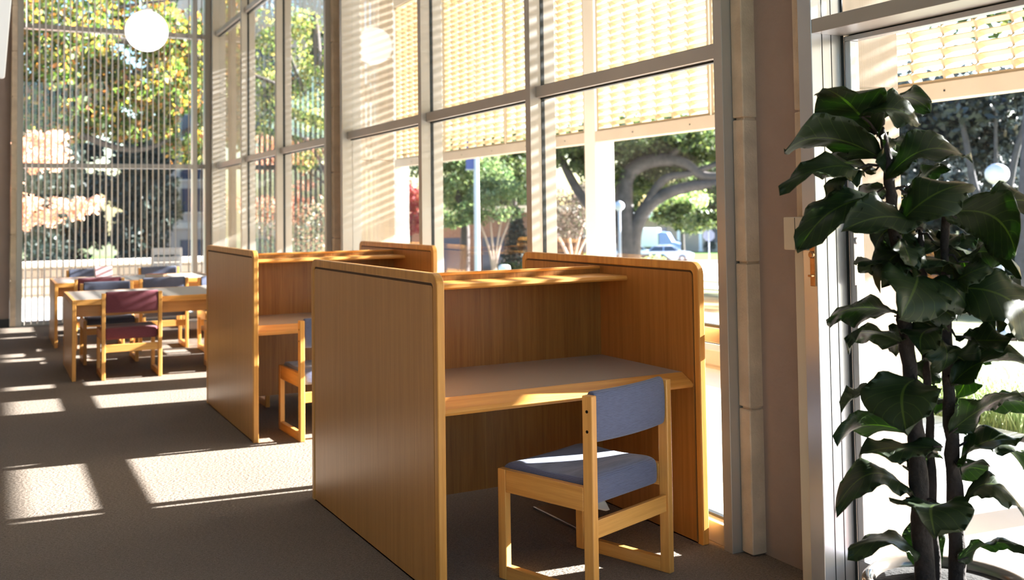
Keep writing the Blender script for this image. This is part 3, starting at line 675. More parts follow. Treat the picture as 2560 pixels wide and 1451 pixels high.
LEAVES = [
((2.321, 2.162, 1.68), (2.149, 2.187, 1.827), (0.1, -0.96, 0.28), 0.24, 0.020),
((2.241, 2.145, 1.73), (2.358, 2.029, 1.711), (0.63, 0.56, 0.53), 0.15, 0.030),
((2.35, 2.179, 1.724), (2.531, 2.162, 1.779), (0.21, 0.89, -0.41), 0.13, 0.030),
((2.323, 2.142, 1.605), (2.03, 2.234, 1.652), (-0.18, -0.84, 0.51), 0.19, 0.050),
((2.346, 2.188, 1.575), (2.192, 2.322, 1.593), (-0.57, -0.7, 0.43), 0.14, 0.030),
((2.232, 2.157, 1.573), (1.988, 2.205, 1.543), (-0.1, -0.83, -0.54), 0.13, 0.040),
((2.306, 2.197, 1.572), (2.211, 2.27, 1.541), (-0.5, -0.8, -0.34), 0.11, 0.010),
((2.369, 2.185, 1.617), (2.525, 2.217, 1.641), (-0.06, 0.79, -0.61), 0.10, 0.030),
((2.317, 2.125, 1.543), (2.505, 1.981, 1.608), (0.38, 0.74, 0.56), 0.16, 0.060),
((2.32, 2.097, 1.398), (2.446, 1.947, 1.54), (0.3, 0.78, 0.56), 0.17, 0.050),
((2.447, 2.139, 1.514), (2.54, 2.121, 1.594), (0.59, 0.58, -0.56), 0.11, 0.010),
((2.323, 2.148, 1.488), (2.043, 2.208, 1.364), (-0.03, -0.93, -0.37), 0.17, 0.040),
((2.37, 2.192, 1.468), (2.319, 2.266, 1.419), (-0.44, -0.69, -0.58), 0.12, 0.010),
((2.37, 2.038, 1.401), (2.105, 2.083, 1.419), (-0.18, -0.83, -0.53), 0.16, 0.030),
((2.372, 2.134, 1.241), (2.219, 2.142, 1.322), (0.1, -0.96, 0.27), 0.14, 0.020),
((2.397, 2.098, 1.263), (2.224, 1.988, 1.179), (0.62, -0.62, -0.48), 0.20, 0.030),
((2.401, 2.147, 1.14), (2.215, 2.276, 1.152), (-0.49, -0.74, 0.46), 0.14, 0.015),
((2.39, 2.134, 1.06), (2.188, 2.179, 1.108), (-0.11, -0.92, 0.38), 0.13, 0.015),
((2.443, 2.021, 1.445), (2.545, 1.872, 1.337), (0.18, 0.66, -0.73), 0.20, 0.050),
((2.591, 2.07, 1.411), (2.782, 1.913, 1.455), (0.46, 0.71, 0.53), 0.18, 0.040),
((2.568, 2.114, 1.447), (2.516, 2.186, 1.445), (-0.73, -0.54, -0.43), 0.12, 0.030),
((2.585, 2.128, 1.444), (2.713, 2.173, 1.462), (-0.34, 0.93, 0.09), 0.10, 0.020),
((2.523, 2.054, 1.301), (2.645, 1.946, 1.3), (0.59, 0.66, -0.46), 0.13, 0.035),
((2.474, 2.048, 1.237), (2.509, 1.948, 1.303), (0.7, 0.55, 0.46), 0.12, 0.010),
((2.571, 2.089, 1.23), (2.774, 2.041, 1.229), (0.23, 0.95, 0.19), 0.15, 0.030),
((2.479, 2.035, 1.226), (2.605, 1.852, 1.109), (0.73, 0.08, 0.67), 0.20, 0.050),
((2.517, 2.067, 1.082), (2.633, 1.951, 1.09), (0.67, 0.69, 0.29), 0.14, -0.015),
((2.572, 2.098, 1.022), (2.689, 2.093, 1.049), (0.19, 0.69, -0.7), 0.10, 0.010),
((2.482, 2.058, 0.943), (2.652, 1.889, 1.005), (0.64, 0.73, 0.24), 0.17, 0.045),
((2.581, 2.106, 1.002), (2.71, 2.107, 1.004), (-0.0, 0.88, -0.47), 0.12, 0.020),
((2.391, 2.104, 0.962), (2.231, 2.0, 0.856), (0.56, -0.83, -0.03), 0.22, 0.030),
((2.486, 2.074, 0.801), (2.604, 1.939, 0.941), (0.84, 0.24, -0.48), 0.16, 0.020),
((2.586, 2.087, 0.858), (2.797, 2.023, 0.873), (0.29, 0.85, -0.45), 0.16, 0.020),
((2.375, 2.172, 0.893), (2.256, 2.268, 0.869), (-0.62, -0.78, -0.08), 0.14, 0.025),
((2.444, 2.142, 0.785), (2.205, 2.242, 0.787), (-0.28, -0.67, 0.69), 0.13, 0.055),
((2.435, 2.057, 0.773), (2.185, 2.117, 0.795), (-0.24, -0.95, -0.2), 0.14, -0.010),
((2.459, 2.113, 0.745), (2.465, 2.182, 0.657), (-0.99, 0.16, 0.06), 0.12, 0.010),
((2.415, 2.142, 0.611), (2.168, 2.201, 0.625), (-0.24, -0.94, -0.25), 0.17, 0.060),
((2.439, 2.074, 0.605), (2.286, 1.962, 0.583), (0.59, -0.81, 0.01), 0.22, 0.020),
((2.428, 2.144, 0.443), (2.203, 2.189, 0.504), (-0.24, -0.95, -0.18), 0.13, 0.030),
((2.507, 2.068, 0.708), (2.674, 1.944, 0.788), (0.58, 0.81, 0.03), 0.17, 0.030),
((2.617, 2.088, 0.755), (2.816, 2.068, 0.679), (0.24, 0.88, 0.4), 0.13, 0.020),
((2.533, 2.083, 0.582), (2.65, 1.955, 0.595), (0.72, 0.67, 0.16), 0.17, 0.060),
((2.512, 2.078, 0.432), (2.652, 1.969, 0.497), (0.66, 0.53, -0.54), 0.14, 0.020),
((2.539, 2.204, 0.335), (2.563, 2.228, 0.521), (-0.5, 0.87, -0.05), 0.13, 0.010),
((2.464, 2.14, 1.317), (2.633, 2.163, 1.36), (-0.16, 0.98, 0.1), 0.14, 0.020),
((2.459, 2.126, 1.176), (2.476, 2.029, 1.148), (0.96, 0.08, 0.28), 0.15, 0.020),
((2.456, 2.098, 1.097), (2.447, 2.052, 0.987), (0.99, 0.07, -0.12), 0.12, 0.020),
((2.527, 2.126, 1.172), (2.466, 2.151, 1.067), (-0.25, -0.96, -0.08), 0.12, 0.020),
((2.53, 2.119, 1.03), (2.54, 2.175, 0.926), (-1.0, 0.01, -0.09), 0.13, 0.020),
((2.463, 2.135, 1.412), (2.462, 2.197, 1.315), (-1.0, 0.04, 0.04), 0.13, 0.020),
((2.496, 2.121, 1.364), (2.635, 2.112, 1.24), (0.04, 1.0, -0.04), 0.14, 0.020),
((2.347, 2.107, 1.368), (2.332, 2.041, 1.268), (0.98, 0.06, -0.18), 0.13, 0.020),
((2.501, 2.101, 1.258), (2.374, 2.062, 1.323), (0.24, -0.96, -0.11), 0.14, 0.020),
((2.542, 2.097, 1.126), (2.646, 2.109, 1.167), (-0.09, 0.99, -0.06), 0.13, 0.020),
((2.549, 2.095, 1.34), (2.69, 2.123, 1.359), (-0.22, 0.94, 0.25), 0.13, 0.020),
((2.333, 2.139, 1.555), (2.355, 2.178, 1.688), (-0.98, -0.09, 0.19), 0.12, 0.020),
((2.537, 2.104, 1.031), (2.616, 2.138, 0.889), (0.17, 0.93, 0.32), 0.12, 0.020),
((2.375, 2.187, 1.521), (2.351, 2.292, 1.463), (-0.95, -0.05, 0.3), 0.14, 0.020),
((2.412, 2.146, 1.508), (2.536, 2.152, 1.46), (-0.13, 0.97, -0.21), 0.15, 0.020),
((2.397, 2.095, 1.321), (2.257, 2.102, 1.268), (0.03, -0.98, -0.22), 0.15, 0.030),
((2.422, 2.063, 1.252), (2.464, 1.977, 1.187), (0.91, 0.16, 0.38), 0.16, 0.030),
((2.447, 2.147, 1.104), (2.432, 2.226, 1.025), (-0.99, -0.04, 0.15), 0.14, 0.020),
((2.451, 2.082, 1.017), (2.555, 2.031, 0.969), (0.21, 0.86, -0.47), 0.15, 0.030),
((2.499, 2.142, 0.888), (2.638, 2.131, 0.804), (-0.09, 0.96, -0.28), 0.14, 0.020),
((2.521, 2.083, 1.412), (2.503, 2.121, 1.519), (-0.4, -0.88, 0.24), 0.12, 0.010),
((2.446, 2.046, 1.114), (2.344, 2.045, 1.053), (-0.0, -1.0, 0.02), 0.15, 0.020),
((2.386, 2.141, 1.414), (2.345, 2.212, 1.319), (-0.94, -0.11, 0.33), 0.15, 0.030),
((2.58, 2.097, 1.195), (2.729, 2.091, 1.128), (-0.06, 0.98, -0.21), 0.15, 0.020),
((2.448, 2.179, 0.674), (2.423, 2.246, 0.71), (-0.95, -0.31, -0.07), 0.13, 0.020),
((2.568, 2.13, 0.634), (2.717, 2.142, 0.66), (0.09, 0.58, -0.81), 0.13, 0.020)]

def leaf(B, T, S, W, arch):
    B, T, S = Vector(rel(B)), Vector(rel(T)), Vector(S).normalized()
    m_ = T-B; L = m_.length; d = m_/L; S = (S-d*S.dot(d)).normalized(); N = d.cross(S)
    if N.z < 0: N = -N
    nl, nc = 18, 10; ph = R.uniform(0, 6); ph2 = R.uniform(0, 6); fold = R.uniform(0.10, 0.26); sway = R.uniform(-.03, .03); twist = R.uniform(-0.9, 0.9)
    v = []; uv = []; curl = R.uniform(-0.02, 0.03)
    for i in range(nl+1):
        t = i/nl
        w = W*0.5*(math.sin(math.pi*min(1, t**1.02*0.975+0.012))**0.70)*(0.86+0.2*t)*(1+0.07*math.sin(ph+11*t))
        if i == 0: w = W*0.02
        if i == nl: w = W*0.012
        c = B+d*(L*t)+N*(arch*4.4*t*(1-t)-0.10*L*t**4)+S*(sway*math.sin(math.pi*t)); ca, sa = math.cos(twist*(t-0.4)), math.sin(twist*(t-0.4))
        S_, N_ = S*ca+N*sa, N*ca-S*sa
        for j in range(nc+1):
            u = j/nc*2-1
            h = fold*abs(u)*w*(1-0.5*abs(u)) - curl*u*u*(0.3+t) + 0.012*math.sin(ph+9*t+2.2*u)*abs(u) + 0.009*math.sin(ph2+17*t*(1 if u > 0 else 1.1))*u*u
            h += 0.0035*math.cos(2*math.pi*(8*t-2.2*abs(u)))*(abs(u)**0.7)*(1-abs(u)*0.3)
            v.append(c+S_*(u*w)+N_*h); uv.append((j/nc, t))
    mb = MB(); fs = []
    for i in range(nl):
        for j in range(nc):
            a = i*(nc+1)+j; fs.append((a, a+1, a+nc+2, a+nc+1))
    th = -N*0.0007; n0 = len(v); fs2 = [tuple(reversed([x+n0 for x in f])) for f in fs]
    rim = [j for j in range(nc+1)]+[i*(nc+1)+nc for i in range(1, nl+1)]+[nl*(nc+1)+j for j in range(nc-1, -1, -1)]+[i*(nc+1) for i in range(nl-1, 0, -1)]
    fr = []
    for k in range(len(rim)): a, b = rim[k], rim[(k+1) % len(rim)]; fr.append((b, a, a+n0, b+n0))
    mb.add(v+[p+th for p in v], fs+fs2+fr)
    o = mb.build('leaf', M['leaf_fig'], pp, smooth=True, fix=True)
    ul = o.data.uv_layers.new(name='UVMap')
    for lp in o.data.loops: ul.data[lp.index].uv = uv[lp.vertex_index % n0]
    return o
# each leaf hangs on a petiole that joins it to the nearest trunk
TR = [[(2.443, 2.139, 0.382), (2.417, 2.133, 0.781), (2.385, 2.133, 1.133), (2.36, 2.134, 1.367), (2.34, 2.135, 1.567), (2.337, 2.153, 1.69)],
      [(2.52, 2.168, 0.359), (2.511, 2.164, 0.764), (2.507, 2.166, 1.002), (2.488, 2.157, 1.412)], [(2.547, 2.109, 0.373), (2.526, 2.1, 0.775), (2.51, 2.091, 1.129), (2.506, 2.076, 1.483)]]
for B, T, S, W, a in LEAVES:
    lf = leaf(B, T, S, W, a); best = None
    for tr in TR:
        for i in range(len(tr)-1):
            for k in range(9):
                p = Vector(tr[i]).lerp(Vector(tr[i+1]), k/8)-Vector((0, 0, 0.03)); dd = (p-Vector(B)).length
                if best is None or dd < best[0]: best = (dd, p)
    b0 = Vector(rel(best[1])); b1 = Vector(rel(B)); d = (Vector(T)-Vector(B)).normalized()
    MB().tube([b0, b0.lerp(b1, 0.6)+Vector((0, 0, 0.012)), b1, b1+d*0.03], [0.0045, 0.004, 0.0035, 0.0025], 6).build('petiole', M['bark'], lf, smooth=True)

# ------------------------------------------------------------------ outdoors: ground, paving, low walls
def grid_ground():
    xs = [-40, -20, -10]+[-8+2*i for i in range(55)]+[110, 130, 160, 220]
    ys = [-60, -30, -14]+[-10+2*i for i in range(60)]+[120, 140, 180, 260]
    v = [(x, y, gz(x, y)-0.03) for y in ys for x in xs]; n = len(xs)
    f = [(j*n+i, j*n+i+1, (j+1)*n+i+1, (j+1)*n+i) for j in range(len(ys)-1) for i in range(n-1)]
    m = MB().add(v, f); return st(m.build('ground', M['ground']))
grid_ground()
def patch(name, pts, mat, lift, n=24):
    # a strip of ground that follows the slope: pts = four corners
    a, b, c, d = [Vector((p[0], p[1], 0)) for p in pts]; v = []
    for i in range(n+1):
        for j in range(n+1):
            p = a.lerp(b, i/n).lerp(d.lerp(c, i/n), j/n); v.append((p.x, p.y, gz(p.x, p.y)+lift))
    f = [(i*(n+1)+j, i*(n+1)+j+1, (i+1)*(n+1)+j+1, (i+1)*(n+1)+j) for i in range(n) for j in range(n)]
    return st(MB().add(v, f).build(name, mat))
st(MB().box(2.985, 5.95, -8, 15.5, -0.08, -0.02).build('pavement_walk', M['pavement']))
st(MB().box(5.95, 14.0, -8, 3.9, -0.08, -0.022).build('pavement_path', M['pavement']))
st(MB().box(3.2, 14.0, 1.55, 2.72, -0.03, -0.0165).build('pavement_brick_band', M['brick_paver']))
st(MB().box(-9, 5.95, 15.45, 21.0, -0.10, -0.05).build('pavement_terrace', M['pavement']))
sw = MB().box(5.98, 6.38, 6.5, 15.0, -0.08, 0.15).build('low_wall', M['stone']); st(sw)
cp = MB().box(5.93, 6.43, 6.48, 15.0, 0.15, 0.215).build('coping', M['coping'], sw, 0.006); st(cp)
patch('ground_gravel', [(6.43, 4.2), (8.4, 4.2), (8.4, 20), (6.43, 20)], M['gravel'], 0.06)
patch('ground_mulch', [(8.4, 4.2), (12.5, 4.2), (12.5, 22), (8.4, 22)], M['mulch'], 0.02)
# street running across the view, far sidewalk and lawn
def across(d0, d1, h=70, az=0.63):
    u = Vector((math.sin(az), math.cos(az))); w = Vector((math.cos(az), -math.sin(az)))
    return [tuple(u*d+w*s) for d, s in ((d0, -h), (d0, h), (d1, h), (d1, -h))]
patch('street', across(62, 88), M['street'], 0.04)
patch('ground_kerb', across(88, 91), M['asphalt'], 0.12)
patch('ground_lawn', across(91, 108), M['lawn'], 0.15)
patch('street_side', across(40, 47, 40, 0.86), M['street'], 0.03)
patch('ground_lot', [(-12, 24), (14, 24), (14, 58), (-12, 58)], M['asphalt'], 0.02)

# stacked stone wall with a coping beyond the terrace
sl = MB().box(-12, 5.2, 21.0, 21.35, -0.1, 0.52).build('low_wall_stone', M['stone']); st(sl)
st(MB().box(-12, 5.25, 20.95, 21.4, 0.52, 0.62).build('coping', M['coping'], sl, 0.008))

# grass tufts: nobody could count the blades
def blades(name, mat, rects, n, h, lean=0.5, z0=0.0):
    m = MB()
    for _ in range(n):
        x0, x1, y0, y1 = R.choice(rects); x, y = R.uniform(x0, x1), R.uniform(y0, y1)
        z = gz(x, y)+z0; hh = h*R.uniform(0.5, 1.25); a = R.uniform(0, 6.28); l = hh*lean*R.uniform(0.2, 1.2)
        dx, dy = math.cos(a)*l, math.sin(a)*l; px, py = -math.sin(a)*0.004, math.cos(a)*0.004
        m.add([(x-px, y-py, z), (x+px, y+py, z), (x+dx*0.4+px, y+dy*0.4+py, z+hh*0.65), (x+dx*0.4-px, y+dy*0.4-py, z+hh*0.65), (x+dx, y+dy, z+hh)], [(0,1,2,3), (3,2,4)])
    o = m.build(name, mat, fix=False); o['kind'] = 'stuff'; return o
tag(blades('grass', M['grass'], [(6.0, 8.3, 4.15, 6.1)], 7000, 0.34, 0.8), 'pale green clumps of long grass beyond the walk, behind the potted plant', 'grass', kind='stuff')
tag(blades('grass', M['dry_grass'], [(6.75, 8.3, 6.7, 14.5)], 7000, 0.26, 0.9), 'dry straw coloured grass behind the low wall, right of the nearest carrel', 'grass', kind='stuff')

# ------------------------------------------------------------------ trees and shrubs
def crown(blobs, size, aspect=0.6, droop=0.3):
    m = MB()
    for (c, r, n) in blobs:
        c = Vector(c)
        for _ in range(n):
            while True:
                p = Vector((R.uniform(-1, 1), R.uniform(-1, 1), R.uniform(-1, 1)))
                if p.length <= 1: break
            p = p*(0.55+0.45*R.random())**0.4
            q = c+Vector((p.x*r[0], p.y*r[1], p.z*r[2]))
            s = size*R.uniform(0.55, 1.25)
            a = Vector((R.gauss(0, 1), R.gauss(0, 1), R.gauss(-droop, 0.8))).normalized(); b = a.cross(Vector((R.gauss(0, 1), R.gauss(0, 1), R.gauss(0, 1)))).normalized()
            m.add([q-a*s*0.5, q+b*s*aspect*0.5, q+a*s*0.5, q-b*s*aspect*0.5], [(0, 1, 2, 3)])
    return m
def tree(name, label, cat, base, limbs, blobs, size, leafm, barkm, group=None, aspect=0.6, droop=0.3):
    t = thing(name, label, cat, base, 0, group); B = Vector(base)
    if limbs:
        tm = MB()
        for pts, r0, r1 in limbs:
            k = len(pts); fine = []; rr = []
            P = [Vector(p)-B for p in pts]
            for i in range(k-1):
                p0, p1, p2, p3 = P[max(i-1, 0)], P[i], P[i+1], P[min(i+2, k-1)]
                for s in range(5):
                    u = s/5; fine.append(0.5*((2*p1)+(p2-p0)*u+(2*p0-5*p1+4*p2-p3)*u*u+(3*p1-p0-3*p2+p3)*u**3)); rr.append(r0+(r1-r0)*(i+u)/(k-1))
            fine.append(P[-1]); rr.append(r1); tm.tube(fine, rr, 9)
        tm.build('trunk', barkm, t, smooth=True)
    if blobs:
        crown([(Vector(c)-B, r, n) for c, r, n in blobs], size, aspect, droop).build('crown', leafm, t, fix=False)
    return t
def scatter(c, r, k, rr, n, flat=0.7):
    out = []
    for _ in range(k):
        while True:
            p = Vector((R.uniform(-1, 1), R.uniform(-1, 1), R.uniform(-1, 1)))
            if p.length <= 1: break
        q = R.uniform(0.7, 1.3)*rr
        out.append(((c[0]+p.x*r[0], c[1]+p.y*r[1], c[2]+p.z*r[2]), (q, q, q*flat), n))
    return out
# big autumn tree outside the end window, branches sweeping over the terrace
tree('autumn_tree', 'big autumn tree with green, gold and orange leaves filling the far end window', 'tree', (-4.5, 25.5, -0.4),
     [([(-4.5, 25.5, -0.4), (-4.4, 25.4, 2.0), (-4.0, 25.2, 4.2), (-3.6, 25.0, 7.0), (-3.2, 25, 10)], 0.42, 0.15),
      ([(-4.2, 25.3, 2.8), (-2.0, 24.4, 3.5), (0.4, 24.0, 4.15), (1.6, 23.9, 4.2), (2.8, 23.7, 4.55), (4.2, 23.6, 5.5), (6.0, 23.5, 6.6)], 0.17, 0.05),
      ([(-4.2, 25.3, 2.4), (-2.0, 24.2, 2.9), (0.5, 23.8, 3.45), (1.6, 23.7, 3.25), (2.5, 23.7, 2.95), (3.2, 23.7, 3.0), (4.2, 23.7, 3.55)], 0.13, 0.035),
      ([(-4.0, 25.2, 4.0), (-1.5, 24.5, 5.0), (0.8, 24.0, 5.25), (2.6, 23.8, 5.35), (4.4, 23.7, 5.0), (6.0, 23.6, 4.5)], 0.15, 0.04),
      ([(2.8, 23.7, 4.55), (3.9, 23.6, 4.5), (5.4, 23.5, 3.9)], 0.06, 0.02), ([(0.9, 24.0, 5.25), (2.2, 23.8, 6.0), (4.0, 23.6, 6.4)], 0.07, 0.02)],
     scatter((1.2, 24.2, 5.2), (3.9, 1.5, 1.4), 92, 0.62, 200)+scatter((1.6, 23.9, 3.5), (1.7, 0.9, 0.42), 26, 0.40, 150)+scatter((3.8, 23.6, 3.5), (0.8, 0.6, 0.8), 18, 0.36, 140)+scatter((0.9, 24.0, 3.9), (1.4, 0.8, 0.6), 26, 0.42, 160)+scatter((3.0, 24.0, 4.4), (1.6, 0.8, 0.7), 26, 0.45, 160)+scatter((1.0, 24.4, 7.6), (4.6, 1.6, 1.4), 40, 0.9, 150),
     0.15, M['leaf_autumn'], M['bark_oak'], droop=0.9)
tree('autumn_tree', 'peach leaved young tree at the lower left of the far end window', 'tree', (-0.6, 19.9, -0.1),
     [([(-0.6, 19.9, -0.1), (-0.5, 19.9, 1.2), (-0.2, 19.9, 2.2), (0.1, 19.9, 3.0)], 0.05, 0.02), ([(-0.5, 19.9, 1.0), (0.4, 19.8, 1.3), (1.0, 19.8, 1.5), (1.7, 19.8, 1.85)], 0.03, 0.008), ([(-0.3, 19.9, 2.0), (0.4, 19.8, 2.4), (1.2, 19.8, 2.75)], 0.03, 0.008)],
     scatter((0.6, 19.9, 2.65), (0.75, 0.5, 0.4), 34, 0.22, 75)+scatter((0.65, 19.9, 1.5), (0.6, 0.4, 0.28), 22, 0.18, 60)+scatter((1.3, 19.8, 1.68), (0.5, 0.3, 0.22), 15, 0.15, 45)+scatter((0.2, 19.9, 2.0), (0.3, 0.4, 0.5), 9, 0.2, 45),
     0.085, M['leaf_peach'], M['bark_pale'])
tree('golden_tree', 'sunlit golden tree seen through the narrow window bay right of the far corner', 'tree', (8.9, 28.5, gz(8.9, 28.5)),
     [([(8.9, 28.5, -0.8), (8.7, 28.2, 2.0), (8.3, 27.7, 4.0), (7.9, 27.2, 7.0)], 0.25, 0.1), ([(8.6, 28.0, 2.4), (7.8, 27.4, 3.4), (6.9, 27.0, 4.0)], 0.1, 0.03), ([(8.4, 27.8, 3.4), (7.6, 27.2, 4.8), (7.0, 26.8, 6.0)], 0.1, 0.03)],
     scatter((8.1, 27.6, 4.9), (1.9, 1.8, 2.4), 70, 0.6, 150), 0.14, M['leaf_gold'], M['bark_oak'], droop=0.7)
def hedge(name, label, c, r, k, rr, n, mat, size, cat='shrub', group=None):
    b = (c[0], c[1], gz(c[0], c[1])); t = thing(name, label, cat, b, 0, group)
    crown([(Vector(q)-Vector(b), w, m_) for q, w, m_ in scatter(c, r, k, rr, n, 0.9)], size).build('foliage', mat, t, fix=False)
    MB().tube([(0, 0, -0.05), (0.02, 0, max(0.3, c[2]-b[2]))], [0.05, 0.02], 7).build('stem', M['bark_oak'], t)
    return t
hedge('flowering_hedge', 'dark hedge with pink flecks low in the narrow window bay', (6.6, 24.0, 0.9), (1.5, 1.0, 0.9), 28, 0.45, 130, M['leaf_pinkhedge'], 0.11, 'hedge')
# dark trees behind the parking lot
for i, (x, y, w) in enumerate(((2.0, 47.0, 1.8), (6.0, 47.6, 1.75), (3.4, 56.5, 2.6), (8.6, 66.0, 2.2))):
    tree('evergreen_tree', ('dark evergreen tree behind the parking lot, at the left of the far end window', 'dark evergreen tree behind the parking lot, beside the tan building', 'darker evergreen tree filling the gap behind the first two', 'far evergreen tree almost hidden by the tan building')[i], 'tree', (x, y, gz(x, y)),
         [([(x, y, gz(x, y)), (x, y, 3)], 0.4, 0.25)], scatter((x, y, 2.0), (w-0.5, 0.9, 4.0), 84, 0.6, 300, 1.0), 0.26, M['leaf_dark'], M['bark_oak'], 'dark trees behind the parking lot')
for lab, x, y, h, w, k, lm, ls, nm in (  # the three tall evergreens are added to cast shade over the parking lot
    ('tall dark evergreen added to shade the parking lot, half hidden by the far concrete pier', 11.6, 35.0, 11.0, 1.5, 34, 'leaf_dark', 0.40, 'evergreen_tree'),
    ('second tall dark evergreen added to shade the parking lot, behind the first', 12.4, 41.4, 11.5, 1.6, 38, 'leaf_dark', 0.42, 'evergreen_tree'),
    ('third tall dark evergreen added to shade the parking lot, nearest the tan building', 12.9, 47.6, 12.0, 1.7, 40, 'leaf_dark', 0.42, 'evergreen_tree'),
    ('background tree rising behind the brown brick building', 33.5, 68.0, 9.0, 3.6, 60, 'leaf_oak', 0.5, 'street_tree'),
    ('background tree at the left end of the columned building', 60.0, 116.0, 11.0, 3.4, 44, 'leaf_oak', 0.8, 'street_tree'),
    ('background tree behind the box truck and the columned building', 71.0, 110.5, 11.0, 3.8, 48, 'leaf_oak', 0.8, 'street_tree'),
    ('background tree behind the green street sign and the columned building', 82.0, 105.0, 11.0, 3.8, 48, 'leaf_oak', 0.8, 'street_tree'),
    ('background tree at the right end of the columned building', 93.0, 99.5, 12.0, 3.8, 48, 'leaf_oak', 0.8, 'street_tree')):
    g = gz(x, y)
    tree(nm, lab, 'tree', (x, y, g), [([(x, y, g), (x, y, g+h*0.7)], 0.3, 0.15)], scatter((x, y, g+h*0.58), (w, w, h*0.36), k, w*0.42, 190, 1.0), ls, M[lm], M['bark_oak'], 'trees farther off')
# live oak in front of the street
tree('live_oak', 'live oak with heavy dark curving limbs outside the right half of the near window', 'tree', (25.1, 37.4, gz(25.1, 37.4)),
     [([(25.1, 37.4, -2.1), (25.1, 37.36, -0.6), (25.2, 37.25, 0.6), (25.7, 36.94, 1.6), (26.4, 36.4, 2.15), (27.4, 35.7, 2.45), (28.8, 34.6, 2.6), (30.5, 33.4, 3.0)], 0.42, 0.16),
      ([(25.1, 37.4, -1.6), (24.85, 37.5, 0.6), (24.8, 37.5, 2.0), (25.0, 37.4, 3.0), (25.8, 36.9, 3.55), (26.9, 36.1, 3.5), (27.7, 35.5, 2.85), (28.8, 34.7, 2.9)], 0.5, 0.16),
      ([(26.4, 36.4, 3.55), (26.9, 36.1, 4.2), (27.4, 35.6, 4.7), (28.4, 35.0, 4.85)], 0.16, 0.06),
      ([(25.0, 37.4, 0.2), (24.2, 37.9, 0.9), (23.4, 38.4, 1.8), (22.8, 38.8, 3.0), (22.3, 39.1, 4.4)], 0.3, 0.16),
      ([(25.4, 37.1, 1.2), (26.2, 36.5, 2.7), (27.2, 35.8, 3.0), (28.6, 34.8, 3.6)], 0.24, 0.1)],
     scatter((26.0, 37.0, 4.7), (5.0, 3.0, 0.6), 56, 0.85, 170)+scatter((26.0, 38.4, 3.7), (3.6, 1.6, 1.3), 56, 0.8, 190)+scatter((27.6, 36.6, 3.9), (2.2, 1.2, 0.9), 22, 0.7, 120)+scatter((27.6, 36.6, 1.0), (1.5, 0.9, 0.6), 20, 0.5, 150)+scatter((29.2, 35.0, 2.2), (1.3, 0.9, 0.5), 16, 0.5, 140)+scatter((23, 39.2, 4.2), (1.6, 1.4, 0.7), 16, 0.8, 130),
     0.24, M['leaf_oak'], M['bark_oak'])
tree('pale_tree', 'pale yellow-green tree in front of the columned building', 'tree', (57.0, 76.5, gz(57, 76.5)),
     [([(57, 76.5, -3.2), (57, 76.5, 0.5)], 0.25, 0.12)], scatter((57, 76.5, 1.6), (3.2, 2.2, 1.5), 26, 1.0, 110), 0.34, M['leaf_pale'], M['bark_oak'])
tree('shade_tree', 'mid green tree with sunlit flecks behind the white utility pole', 'tree', (19.3, 42.5, gz(19.3, 42.5)),
     [([(19.3, 42.5, -2.0), (19.3, 42.4, 1.2), (18.6, 42.6, 3.0)], 0.26, 0.12)], scatter((19.0, 42.6, 3.2), (2.2, 1.4, 1.9), 44, 0.8, 190)+scatter((18.3, 41.4, 1.3), (1.0, 0.7, 0.5), 12, 0.5, 130), 0.21, M['leaf_mid'], M['bark_oak'])
tree('shade_tree', 'darker tree right of the white utility pole', 'tree', (24.4, 47.4, gz(24.4, 47.4)),
     [([(24.4, 47.4, -2.4), (24.4, 47.3, 1.5), (24.0, 47.1, 3.5)], 0.25, 0.12)], scatter((24.0, 46.9, 3.9), (2.0, 1.6, 1.9), 40, 0.85, 190), 0.24, M['leaf_oak'], M['bark_oak'])
def myrtle(label, b, h, leafm, s=1.0):
    x, y, z = b
    limbs = [([(x, y, z), (x+dx*0.25, y, z+h*0.45), (x+dx, y, z+h)], 0.07*s, 0.03*s) for dx in (-0.7*s, -0.15*s, 0.4*s, 0.8*s)]
    return tree('crape_myrtle', label, 'tree', b, limbs, scatter((x, y, z+h*1.25), (1.1*s, 0.9*s, h*0.45), 26, 0.5*s, 120), 0.16, leafm, M['bark_pale'])
myrtle('small crape myrtle with pale forked trunks in front of the brown brick building', (17.6, 35.9, gz(17.6, 35.9)), 2.6, M['leaf_mid'])
myrtle('crape myrtle with brown trunks in front of the live oak trunk', (25.4, 43.06, gz(25.4, 43.06)), 2.7, leaf_mat('brown_leaf', [(0.12, 0.085, 0.07), (0.18, 0.135, 0.11), (0.10, 0.115, 0.07)], 0.25), 1.6)
tree('red_tree', 'small red leaved tree beside the far white column', 'tree', (14.6, 37.2, gz(14.6, 37.2)), [([(14.6, 37.2, -1.6), (14.6, 37.2, 1)], 0.1, 0.05)], scatter((14.6, 37.2, 1.5), (0.7, 0.6, 1.2), 18, 0.45, 110), 0.17, M['leaf_red'], M['bark_oak'])
# cone shaped shrub
cs = thing('cone_shrub', 'dark cone shaped evergreen shrub in front of the brown brick building', 'shrub', (20.7, 39.9, gz(20.7, 39.9)))
m = MB(); b = crown([((0, 0, 0.35+0.27*i), (0.95*(1-i/11)+0.12, 0.95*(1-i/11)+0.12, 0.28), 380) for i in range(11)], 0.15); b.build('foliage', M['leaf_dark'], cs, fix=False)
MB().tube([(0, 0, -0.05), (0, 0, 1.0)], 0.06).build('stem', M['bark_oak'], cs)
hedge('low_hedge', 'low clipped green hedge behind the white bollard', (19.6, 37.2, gz(19.6, 37.2)+0.35), (1.5, 0.5, 0.25), 20, 0.4, 90, M['leaf_oak'], 0.13, 'hedge')
hedge('bushy_shrub', 'yellow-green bushy shrub beside the lamp post outside the near window', (24.6, 35.2, gz(24.6, 35.2)+0.7), (0.7, 0.5, 0.45), 12, 0.4, 80, M['leaf_pale'], 0.14)
